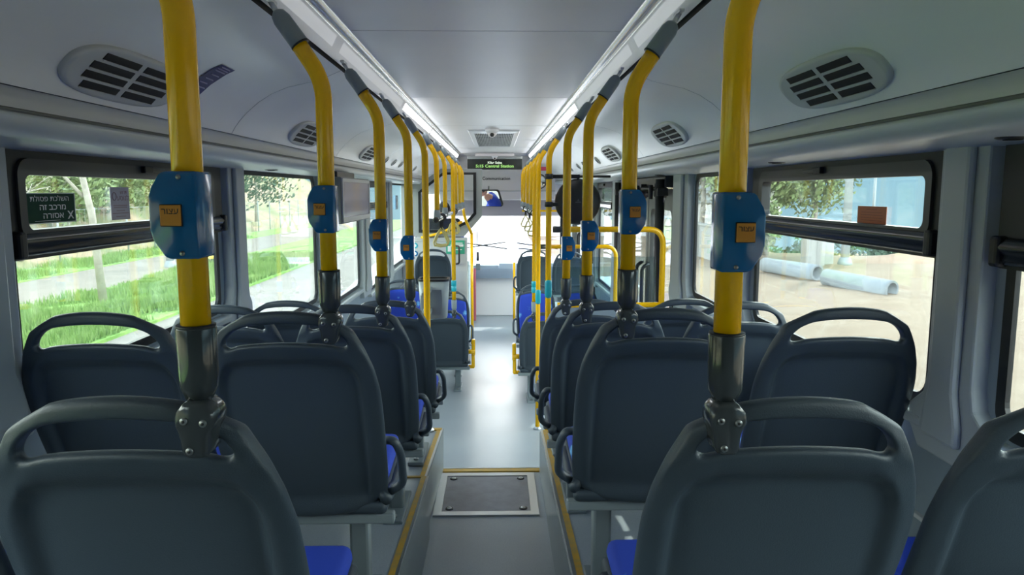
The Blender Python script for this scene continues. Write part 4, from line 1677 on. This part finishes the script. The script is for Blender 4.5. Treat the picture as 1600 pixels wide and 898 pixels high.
# mirrors
r = thing('interior_mirror', 'wide rounded rear view mirror below the header showing the driver', 'mirror', (-.10, 9.95, CZ - .085))
mq = None
mc = Vector((-.10, 9.95, CZ - .085))
target = Vector((-.66, 10.05, CZ - .42))
n = ((Vector((0, 0, CZ)) - mc).normalized() + (target - mc).normalized()).normalized()
q = n.to_track_quat('Z', 'Y').to_matrix()
# keep the long side horizontal
zx = Vector((0, 0, 1)).cross(n).normalized()
q = Matrix((zx, n.cross(zx), n)).transposed()
b = MB()
b.prism(rrect(-.22, .22, -.12, .12, .04), 2, -.03, 0, None, .006, True)
bmesh.ops.transform(b.bm, matrix=q.to_4x4(), verts=b.bm.verts)
b.build('housing', M['black'], r)
b = MB()
b.prism(rrect(-.21, .21, -.11, .11, .035), 2, .0002, .0015)
bmesh.ops.transform(b.bm, matrix=q.to_4x4(), verts=b.bm.verts)
b.build('mirror_face', M['mirror'], r)
b = MB()
b.tube([tuple(-n * .02), (0, .1, .10), (0, .36, .16)], .010, 8)
b.build('arm', M['black'], r)

r = thing('door_mirror', 'large round black mirror back clamped to the pole by the middle door', 'mirror', (.505, 4.58, CZ - .06))
b = MB()
b.lathe_line((0, -.022, 0), (0, .03, 0), [(0, .02), (.05, .08), (.25, .128), (.45, .140), (.6, .142), (.8, .138)], 40, M['black'])
b.build('housing', None, r)
b = MB()
b.lathe_line((0, .012, 0), (0, .018, 0), [(0, .134), (1, .10)], 40, M['mirror'])
b.build('mirror_face', None, r)
b = MB()
b.prism([(-.020, -.006), (.020, -.006), (.014, .002), (-.014, .002)], 1, -.0235, -.022, M['tv_case'])
b.prism([(-.008, .004), (.008, .004), (0, .020)], 1, -.0235, -.022, M['tv_case'])
b.build('emblem', None, r)
for zz in (.155, -.015):
    b = MB()
    b.lathe_line((-.18, 0, zz - .016), (-.18, 0, zz + .016), [(0, .026), (1, .026)], 20, M['black'])
    b.box((-.125 if zz < 0 else -.085, .0, zz), (.10 if zz < 0 else .19, .02, .024), .004, M['black'])
    if zz > 0:
        b.tube([(0, 0, zz), (.0, .01, .08)], .008, 8, M['black'])
        b.tube([(-.02, 0, zz), (.20, .01, zz + .0)], .008, 8, M['black'])
    b.build('clamp', None, r)

r = thing('front_round_mirror', 'small round mirror with dark rim high beside the front door', 'mirror', (.575, 9.9, CZ + .14))
b = MB()
b.lathe_line((0, .02, 0), (0, -.01, 0), [(0, .06), (.5, .098), (1, .10)], 30, M['black'])
b.build('housing', None, r)
b = MB()
b.lathe_line((0, -.0105, 0), (0, -.022, 0), [(0, .090), (.5, .07), (1, .01)], 30, M['mirror'])
b.build('mirror_face', None, r)
b = MB()
b.tube([(0, .02, 0), (0, .15, .12), (0, .3, .2)], .008, 8)
b.build('arm', M['black'], r)
b = MB()
b.box((.58, 9.7, CZ + .30), (.22, .03, .05), .006)
tag(b.build('exit_strip', mat('red_strip', (0.75, .08, .18), .4)), 'small pinkish red strip on the right cove near the front', 'strip')

# bright tube rail above the front door
b = MB()
b.cyl((.335, 9.6, CZ - .24), (XR + .02, 9.6, CZ - .24), .014)
tag(b.build('door_rail', M['yellow']), 'thin yellow cross rail before the front door', 'hand rail')

# ------------------------------------------------------------------ driver
def skin_mesh(joints, edges, name, m_, parent, sub=2, root=0):
    me = bpy.data.meshes.new('tmp')
    me.from_pydata([j[0] for j in joints], edges, [])
    o = bpy.data.objects.new('tmp', me)
    col.objects.link(o)
    sk = o.modifiers.new('skin', 'SKIN')
    sk.use_smooth_shade = True
    for i, j in enumerate(joints):
        rr = j[1] if isinstance(j[1], tuple) else (j[1], j[1])
        me.skin_vertices[0].data[i].radius = rr
    me.skin_vertices[0].data[root].use_root = True
    ss = o.modifiers.new('s', 'SUBSURF')
    ss.levels = sub
    out = bpy.data.meshes.new_from_object(o.evaluated_get(bpy.context.evaluated_depsgraph_get()))
    bpy.data.objects.remove(o)
    out.materials.clear()
    out.materials.append(m_)
    for p_ in out.polygons:
        p_.use_smooth = True
    ob = bpy.data.objects.new(name, out)
    col.objects.link(ob)
    ob.parent = parent
    return ob


dx, dy, dz = -.70, 10.05, .36
ds = thing('driver_seat', 'high backed dark driver seat inside the cab', 'seat', (dx, dy, 0))
b = MB()
b.box((0, .05, .84), (.48, .48, .11), .04, M['trousers'], None, 3, True)
b.build('seat', None, ds)
b = MB()
b.box((0, -.23, 1.22), (.46, .10, .68), .04, M['trousers'], Matrix.Rotation(R(8), 3, 'X'), 3, True)
b.build('backrest', None, ds)
b = MB()
b.box((0, .05, .40), (.34, .34, .80), .03, M['black'])
b.build('pedestal', None, ds)
dr = thing('person', 'seated driver in a blue shirt holding the steering wheel, inside the cab', 'person', (dx, dy, .90))
J = [((0, 0, .08), (.15, .12)), ((0, -.02, .26), (.15, .11)), ((0, -.03, .43), (.17, .11)), ((0, -.02, .52), (.10, .08)), ((0, 0, .58), .055), ((0, .01, .64), .05),
     ((-.19, -.02, .47), .06), ((-.25, .10, .28), .048), ((-.20, .34, .26), .036), ((.19, -.02, .47), .06), ((.25, .10, .28), .048), ((.20, .34, .26), .036),
     ((-.10, .10, .06), .09), ((-.13, .46, .05), .065), ((-.13, .50, -.36), .045), ((-.13, .60, -.40), .035),
     ((.10, .10, .06), .09), ((.13, .46, .05), .065), ((.13, .50, -.36), .045), ((.13, .60, -.40), .035)]
E_ = [(0, 1), (1, 2), (2, 3), (3, 4), (4, 5), (2, 6), (6, 7), (7, 8), (2, 9), (9, 10), (10, 11), (0, 12), (12, 13), (13, 14), (14, 15), (0, 16), (16, 17), (17, 18), (18, 19)]
body = skin_mesh(J, E_, 'body', M['shirt'], dr)
body.data.materials.append(M['trousers'])
body.data.materials.append(M['skin'])
for p_ in body.data.polygons:
    c = p_.center
    if c.z < .13:
        p_.material_index = 1
    elif c.z > .565 or c.y > .22:
        p_.material_index = 2
# head with brow, nose, chin and ears
b = MB()
bb = bmesh.new()
bmesh.ops.create_uvsphere(bb, u_segments=28, v_segments=20, radius=1)
for v in bb.verts:
    x, y, z = v.co
    w_ = .078 * (1 - .22 * max(0, -z))
    v.co = Vector((x * w_, y * .098 * (1 - .1 * max(0, -z)), z * .118))
    if y > .75:
        fz = z
        v.co.y += .020 * math.exp(-((fz + .12) / .16) ** 2 - (x / .18) ** 2)
        v.co.y -= .010 * math.exp(-((fz - .08) / .12) ** 2 - ((abs(x) - .38) / .2) ** 2)
        v.co.y += .006 * math.exp(-((fz + .45) / .1) ** 2 - (x / .3) ** 2)
b._merge(bb, M['skin'], True)
for s in (-1, 1):
    b.lathe_line((s * .074, -.004, 0), (s * .086, -.012, .004), [(0, .014), (.6, .026), (1, .020)], 14, M['skin'])
    b.lathe_line((s * .028, .088, .012), (s * .028, .096, .012), [(0, .010), (1, .004)], 12, M['ink'])
b.box((0, .094, -.050), (.042, .006, .007), .002, M['red'])
hd = b.build('head', None, dr, (0, .02, .755))
b = MB()
bb = bmesh.new()
bmesh.ops.create_uvsphere(bb, u_segments=28, v_segments=16, radius=1)
bmesh.ops.delete(bb, geom=[v for v in bb.verts if v.co.z < -.25 or (v.co.y > .35 and v.co.z < .45)], context='VERTS')
for v in bb.verts:
    v.co = Vector((v.co.x * .084, v.co.y * .104 - .004, v.co.z * .124))
b._merge(bb, M['hair'], True)
b.build('hair', None, hd)
# hands: palm, four curled fingers and a thumb around the rim
for s in (-1, 1):
    w0 = Vector((s * .20, .34, .26))
    jj = [(tuple(w0), .026), (tuple(w0 + Vector((-s * .005, .045, .01))), (.036, .016)), (tuple(w0 + Vector((-s * .008, .085, .012))), (.038, .014))]
    ee = [(0, 1), (1, 2)]
    for q_ in range(4):
        ox = -.027 + q_ * .018
        L_ = (.030, .034, .032, .026)[q_]
        p0 = w0 + Vector((ox - s * .008, .088, .014))
        k0 = len(jj)
        jj += [(tuple(p0), .0088), (tuple(p0 + Vector((0, L_, -.004))), .0084), (tuple(p0 + Vector((0, L_ + .012, -.026))), .0078), (tuple(p0 + Vector((0, L_ - .006, -.042))), .0070)]
        ee += [(2, k0), (k0, k0 + 1), (k0 + 1, k0 + 2), (k0 + 2, k0 + 3)]
    k0 = len(jj)
    jj += [(tuple(w0 + Vector((-s * .038, .050, .002))), .0105), (tuple(w0 + Vector((-s * .050, .085, -.012))), .0095), (tuple(w0 + Vector((-s * .044, .108, -.026))), .0080)]
    ee += [(1, k0), (k0, k0 + 1), (k0 + 1, k0 + 2)]
    skin_mesh(jj, ee, 'hand', M['skin'], dr, 1, 1)
sw = thing('steering_wheel', 'large black steering wheel in front of the driver', 'steering wheel', (dx, dy + .46, 1.13))
tl = Matrix.Rotation(R(-28), 3, 'X') if False else Matrix.Rotation(R(28), 3, 'X')
b = MB()
b.tube([tuple(tl @ Vector((.21 * math.cos(a), .21 * math.sin(a), 0))) for a in [2 * PI * q_ / 40 for q_ in range(40)]], .014, 10, M['black'], closed=True)
b.build('rim', None, sw)
b = MB()
for a in (90, 210, 330):
    b.tube([(0, 0, -.02), tuple(tl @ Vector((.20 * math.cos(R(a)), .20 * math.sin(R(a)), 0)))], .010, 8, M['black'])
b.lathe_line((0, 0, -.04), (0, -.01, .01), [(0, .05), (1, .04)], 20, M['black'])
b.build('spokes', None, sw)
b = MB()
b.tube([(0, 0, -.03), (0, .18, -.45), (0, .25, -1.0)], .03, 12, M['black'])
b.build('column', None, sw)

# ================================================================== OUTSIDE
def ground(name, pts, z, m_, label, cat, res=None, amp=0.0):
    b = MB()
    b.raw([(x, y, z) for x, y in pts] + [(x, y, z - .06) for x, y in pts], [tuple(range(len(pts))), tuple(range(2 * len(pts) - 1, len(pts) - 1, -1))] + [(i, (i + 1) % len(pts), len(pts) + (i + 1) % len(pts), len(pts) + i) for i in range(len(pts))], m_, False)
    o = b.build(name)
    return struct(o)


ground('ground_bus_bay', [(-5.9, -20), (1.6, -20), (1.6, 60), (-5.9, 60)], GZ, M['pave'], '', '')
ground('ground_front', [(-3.2, 12.4), (3.2, 12.4), (5.5, 60), (-5.9, 60)], GZ + .02, M['kerb'], '', '')
# sandy lot with gentle unevenness on the right
b = MB()
nx, ny = 50, 60
V, F = [], []
for j in range(ny + 1):
    for i in range(nx + 1):
        x = 1.6 + 58.4 * (i / nx) ** 1.4
        y = -15 + 85 * j / ny
        z = GZ + .03 + .10 * noise.noise(Vector((x * .35, y * .35, 0))) * min(1, (x - 1.6) / 3)
        if x > 10.5:
            k_ = min(1, (x - 10.5) / 2.0)
            z -= k_ * 3.6 * min(1, max(0, (y - 27.5 + .25 * (x - 12)) / 4.0))
        V.append((x, y, z))
for j in range(ny):
    for i in range(nx):
        a = j * (nx + 1) + i
        F.append((a, a + 1, a + nx + 2, a + nx + 1))
b.raw(V, F, M['sand'])
struct(b.build('ground_sand'))


def heap(cx, cy, rx, ry, h_, m_, name, label, cat):
    b = MB()
    V, F = [], []
    N = 28
    for j in range(N + 1):
        for i in range(N + 1):
            u, v = -1 + 2 * i / N, -1 + 2 * j / N
            d_ = math.sqrt(u * u + v * v)
            z = h_ * max(0, 1 - d_) ** 1.1 + (.05 * h_ * noise.noise(Vector((u * 4, v * 4, cx))) if d_ < 1 else 0)
            V.append((cx + u * rx, cy + v * ry, GZ - .05 + z))
    for j in range(N):
        for i in range(N):
            a = j * (N + 1) + i
            F.append((a, a + 1, a + N + 2, a + N + 1))
    b.raw(V, F, m_)
    return tag(b.build(name), label, cat)


heap(13.0, 23.2, 2.2, 1.5, .42, M['sandpile'], 'sand_heap', 'orange brown heap of sand on the lot behind the pipes', 'sand heap')
heap(10.2, 22.0, 1.0, .8, .16, M['sand'], 'sand_heap', 'low pale sand heap left of the orange heap', 'sand heap')

# concrete pipes
for i, (p0, p1, l) in enumerate((((7.50, 20.4, 0), (8.12, 18.4, 0), 'farther left'), ((7.86, 17.35, 0), (8.58, 15.7, 0), 'nearer right'))):
    r_o, r_i = .200, .155
    a = Vector(p0)
    c = Vector(p1)
    a.z = GZ + r_o + .04
    c.z = GZ + r_o + (.03 if i == 0 else -.05)
    b = MB()
    d_ = (c - a)
    b.lathe_line(a, c, [(0, r_i), (0, r_o), (.94, r_o), (.94, r_o * 1.0), (1, r_o), (1, r_i), (0.0, r_i)], 40, M['concrete'], True, False)
    me = b.build('concrete_pipe')
    for p_ in me.data.polygons:
        if abs(p_.normal.dot(d_.normalized())) > .8:
            p_.use_smooth = False
    tag(me, 'pale concrete drain pipe lying on the sand, the %s of two' % l, 'pipe', 'concrete pipes on the sand')


def leaf_cards(b, c, rad, n, size, m_, flat=.8, seed=0):
    rnd = random.Random(seed)
    V, F = [], []
    for _ in range(n):
        while True:
            p_ = Vector((rnd.uniform(-1, 1), rnd.uniform(-1, 1), rnd.uniform(-1, 1)))
            if .25 < p_.length < 1:
                break
        nz = noise.noise(p_ * 2.3 + Vector((seed, 0, 0)))
        p_ = Vector((p_.x * rad[0], p_.y * rad[1], p_.z * rad[2])) * (1 + .35 * nz)
        p_ += Vector(c)
        a = Vector((rnd.gauss(0, 1), rnd.gauss(0, 1), rnd.gauss(0, 1))).normalized()
        t_ = a.orthogonal().normalized()
        u_ = a.cross(t_)
        s_ = size * rnd.uniform(.6, 1.4)
        k0 = len(V)
        V += [p_ - t_ * s_, p_ + u_ * s_ * .45, p_ + t_ * s_, p_ - u_ * s_ * .45]
        F.append((k0, k0 + 1, k0 + 2, k0 + 3))
    me = bpy.data.meshes.new('tmp')
    me.from_pydata(V, [], F)
    idx = b.slot(m_)
    st = len(b.bm.faces)
    b.bm.from_mesh(me)
    b.bm.faces.ensure_lookup_table()
    for f_ in b.bm.faces[st:]:
        f_.material_index = idx
    bpy.data.meshes.remove(me)


def tree(x, y, z, h_, crown, leaf, label, seed, n=2600, size=.10, trunk_r=.14, fork=True, group=None, name='tree', cat='tree', cz=.62):
    rnd = random.Random(seed)
    r = thing(name, label, cat, (x, y, z), 0, group)
    b = MB()
    top = Vector((rnd.uniform(-.3, .3), rnd.uniform(-.3, .3), h_ * .55))
    b.tube([(0, 0, -.05), tuple(top * .5 + Vector((.1, 0, 0))), tuple(top)], trunk_r, 8, radii=[trunk_r, trunk_r * .8, trunk_r * .55])
    if fork:
        for k_ in range(7):
            a = rnd.uniform(0, 2 * PI)
            st = top * rnd.uniform(.55, 1)
            en = st + Vector((math.cos(a) * crown * .8, math.sin(a) * crown * .8, h_ * rnd.uniform(.15, .4)))
            md = (st + en) / 2 + Vector((0, 0, h_ * .05))
            b.tube([tuple(st), tuple(md), tuple(en)], .04, 6, radii=[trunk_r * .45, trunk_r * .28, .01])
            for _ in range(3):
                e2 = md + Vector((rnd.uniform(-1, 1), rnd.uniform(-1, 1), rnd.uniform(.2, 1))) * crown * .5
                b.tube([tuple(md), tuple(e2)], .015, 5, radii=[trunk_r * .18, .006])
    b.build('trunk', M['trunk'], r)
    b = MB()
    leaf_cards(b, (top.x, top.y, h_ * cz), (crown, crown, h_ * .38), n, size, leaf, seed=seed)
    for k_ in range(4):
        a = rnd.uniform(0, 2 * PI)
        leaf_cards(b, (top.x + math.cos(a) * crown * .6, top.y + math.sin(a) * crown * .6, h_ * (cz + rnd.uniform(-.15, .15))), (crown * .55, crown * .55, h_ * .2), n // 5, size, leaf, seed=seed * 7 + k_)
    b.build('foliage', None, r)
    return r


# right: trees, bushes, posts, wall
tree(9.7, 26.4, GZ, 6.0, 2.2, M['leaf'], 'tall green tree with leaning trunk behind the concrete pipes', 3, 5200, .13)
tree(8.3, 23.6, GZ, 2.6, .9, M['leaf'], 'green bush at the left end of the concrete pipes', 4, 2600, .09, .06, name='bush', cat='bush', cz=.5)
tree(7.6, 27.5, GZ, 7.0, 1.9, M['leaf_dry'], 'grey twiggy half bare tree left of the tall green tree', 5, 3200, .08, .12)
tree(11.8, 27.5, GZ, 5.4, 1.5, M['leaf'], 'thin green tree beside the tall grey lamp post', 6, 2400, .10, .10)
tree(7.4, 33.0, GZ, 6.5, 2.6, M['leaf_dry'], 'grey green bushy tree beyond the white wall', 8, 3800, .12, .16)
tree(4.9, 31.0, GZ, 5.5, 2.2, M['leaf_dark'], 'dark green tree seen through the middle door', 9, 3600, .12, .14)
for k_ in range(9):
    tree(13.0 + k_ * 4.2, 37 + (k_ * 37 % 5), GZ - 3.7, 3.9 + .35 * (k_ * 13 % 3), 2.0, M['leaf_dark'], 'dark green tree in the distant row beyond the sandy lot' if True else '', 20 + k_, 1900, .16, .12, fork=False, group='distant trees beyond the sand', cz=.45)


def lamp_post(x, y, h_, r_, label, arm=None, name='lamp_post', cat='lamp post'):
    r = thing(name, label, cat, (x, y, GZ))
    b = MB()
    b.cyl((0, 0, 0), (0, 0, h_), r_, r_ * .7, 16)
    b.lathe_line((0, 0, 0), (0, 0, .25), [(0, r_ * 1.7), (.4, r_ * 1.6), (1, r_ * 1.1)], 16)
    b.build('post', M['post'], r)
    if arm:
        b = MB()
        b.tube([(0, 0, h_ - .05), (arm * .4, 0, h_ + .1), (arm, 0, h_ + .16)], .03, 8)
        b.build('arm', M['post'], r)
        b = MB()
        b.box((arm * 1.15, 0, h_ + .17), (abs(arm) * .4, .16, .07), .02)
        b.build('lamp_head', M['post'], r)
    return r


lamp_post(10.8, 22.6, 9.0, .13, 'tall thick pale lamp post behind the concrete pipes')
lamp_post(15.4, 30.0, 3.4, .07, 'thin distant street lamp with a short arm against the blue sky', .9)
b = MB()
for k_ in range(3):
    b.box((9.35 + k_ * .38, 21.9 + k_ * .25, GZ + .6), (.30, .45, 1.25 - .08 * k_), .03)
tag(b.build('concrete_block', M['wall_white']), 'upright pale concrete blocks standing behind the pipes', 'concrete blocks')
b = MB()
b.box((6.9, 27.0, GZ + .55), (.05, 9.0, 1.2), .0)
for k_ in range(5):
    b.box((6.87, 23.0 + k_ * 2.0, GZ + .6), (.14, .14, 1.3), .01)
b.box((6.9, 27.0, GZ + 1.18), (.16, 9.0, .07), .01)
tag(b.build('boundary_wall', M['wall_white']), 'low white boundary wall running away from the road on the right', 'wall')
for k_, (x, y) in enumerate(((7.35, 21.6), (6.6, 19.2))):
    b = MB()
    b.lathe_line((x, y, GZ), (x, y, GZ + .95), [(0, .10), (.05, .10), (.08, .05), (.9, .05), (1, .03)], 14)
    tag(b.build('road_marker', M['hazard']), 'yellow road marker post on the sand, the %s one' % ['farther', 'nearer'][k_], 'marker post')

# left: verge, path, bank, fence, trees
ground('ground_grass', [(-9.0, -20), (-5.9, -20), (-5.9, 60), (-9.0, 60)], GZ + .05, M['grass'], '', '')
ground('ground_path', [(-11.6, -20), (-9.0, -20), (-9.0, 60), (-11.6, 60)], GZ + .06, M['path'], '', '')
ground('ground_grass_far', [(-13.4, -20), (-11.6, -20), (-11.6, 60), (-13.4, 60)], GZ + .08, M['grass'], '', '')
b = MB()
V, F = [], []
nx, ny = 30, 80
for j in range(ny + 1):
    for i in range(nx + 1):
        x = -13.4 - 22 * i / nx
        y = -20 + 100 * j / ny
        z = GZ + .08 + 6.5 * (1 - math.exp(-((i / nx) * 2.6) ** 1.3)) + .5 * noise.noise(Vector((x * .4, y * .4, 3))) * min(1, i / 3)
        V.append((x, y, z))
for j in range(ny):
    for i in range(nx):
        a = j * (nx + 1) + i
        F.append((a, a + nx + 1, a + nx + 2, a + 1))
b.raw(V, F, M['bank'])
struct(b.build('ground_bank'))
# grass blades on the verge
for (xa, xb, ya, yb, n, nm, lb) in ((-8.95, -5.95, 6, 26, 26000, 'grass', 'bright green grass verge beside the left pavement'), (-13.3, -11.7, 12, 36, 9000, 'grass', 'strip of green grass at the foot of the left bank')):
    rnd = random.Random(n)
    V, F = [], []
    for _ in range(n):
        x, y = rnd.uniform(xa, xb), rnd.uniform(ya, yb)
        d_ = noise.noise(Vector((x * .6, y * .6, 1)))
        if d_ < -.25:
            continue
        hgt = .10 + .14 * max(0, d_ + .3) + rnd.random() * .06
        a = rnd.uniform(0, 2 * PI)
        ux, uy = math.cos(a) * .018, math.sin(a) * .018
        lx, ly = rnd.uniform(-.06, .06), rnd.uniform(-.06, .06)
        k0 = len(V)
        V += [(x - ux, y - uy, GZ + .04), (x + ux, y + uy, GZ + .04), (x + lx, y + ly, GZ + .05 + hgt)]
        F.append((k0, k0 + 1, k0 + 2))
    me = bpy.data.meshes.new('grass')
    me.from_pydata(V, [], F)
    me.materials.append(M['blade'])
    o = bpy.data.objects.new('grass', me)
    col.objects.link(o)
    tag(o, lb, 'grass', kind='stuff')
# fence along the bank
fe = thing('wire_fence', 'wire mesh fence with slim grey posts along the foot of the left bank', 'fence', (-13.2, 30, GZ))
for k_ in range(22):
    b = MB()
    b.cyl((0, -20 + k_ * 2.1, 0), (0, -20 + k_ * 2.1, 1.75), .03, n=10)
    b.build('post', M['post'], fe)
b = MB()
for zz in (.1, .65, 1.2, 1.7):
    b.cyl((0, -20, zz), (0, 24.1, zz), .006, n=5)
for k_ in range(150):
    b.cyl((0, -20 + k_ * .294, .1), (0, -20 + k_ * .294, 1.7), .003, n=4)
b.build('wire_mesh', M['post'], fe)
lamp_post(-9.6, 21.9, 7.5, .11, 'pale grey street pole beyond the left grass verge')
tree(-7.85, 14.8, GZ, 6.5, 1.7, M['leaf'], 'slender pale trunk tree on the left grass verge', 31, 1500, .07, .085, cz=.85)
tree(-13.9, 21.8, GZ + .3, 4.5, 1.5, M['leaf_dry'], 'bare forked tree against the left bank', 32, 700, .06, .10)
lt = [(-14.8, 14.0, 3.2, 1.5, 'leaf'), (-15.6, 26.5, 4.0, 2.0, 'leaf'), (-16.5, 31.0, 5.0, 2.4, 'leaf'), (-15.2, 37.0, 6.5, 2.6, 'leaf'), (-13.8, 43.0, 6.5, 2.6, 'leaf_dark'), (-17.5, 19.5, 3.2, 1.7, 'leaf')]
for k_, (x, y, h_, c_, lf) in enumerate(lt):
    w_ = ['nearest the camera', 'in the middle of the first windows', 'seen past the second pole', 'tall, farther along', 'dark and farthest', 'high on the slope'][k_]
    tree(x, y, GZ + .6, h_, c_, M[lf], 'yellow green bushy tree on the left bank, %s' % w_, 40 + k_, 2200, .12, .10, group='trees on the left bank', cz=.5)
# bench shelter / box seen through the second left window
b = MB()
b.box((-8.6, 23.5, GZ + .95), (.15, 1.5, 1.3), .02, M['paper'])
b.box((-8.6, 23.5, GZ + .30), (.18, 2.4, .08), .01, M['hazard'])
b.cyl((-8.6, 22.5, GZ), (-8.6, 22.5, GZ + 1.7), .04, m_=M['post'])
b.cyl((-8.6, 24.5, GZ), (-8.6, 24.5, GZ + 1.7), .04, m_=M['post'])
tag(b.build('road_sign_board'), 'pale board on two posts with a yellow bar beyond the left verge', 'sign board')
# pale building ahead beyond the windscreen
b = MB()
b.box((5.5, 38, 1.6), (18, 1.0, 4.0), .05, M['facade'])
for k_ in range(8):
    b.box((-2 + k_ * 2.1, 37.45, 1.9), (1.1, .12, 1.1), .02, M['post'])
b.box((5.5, 37.3, 3.5), (18.2, .4, .25), .02, M['wall_white'])
tag(b.build('building'), 'long low pale building straight ahead beyond the windscreen', 'building')
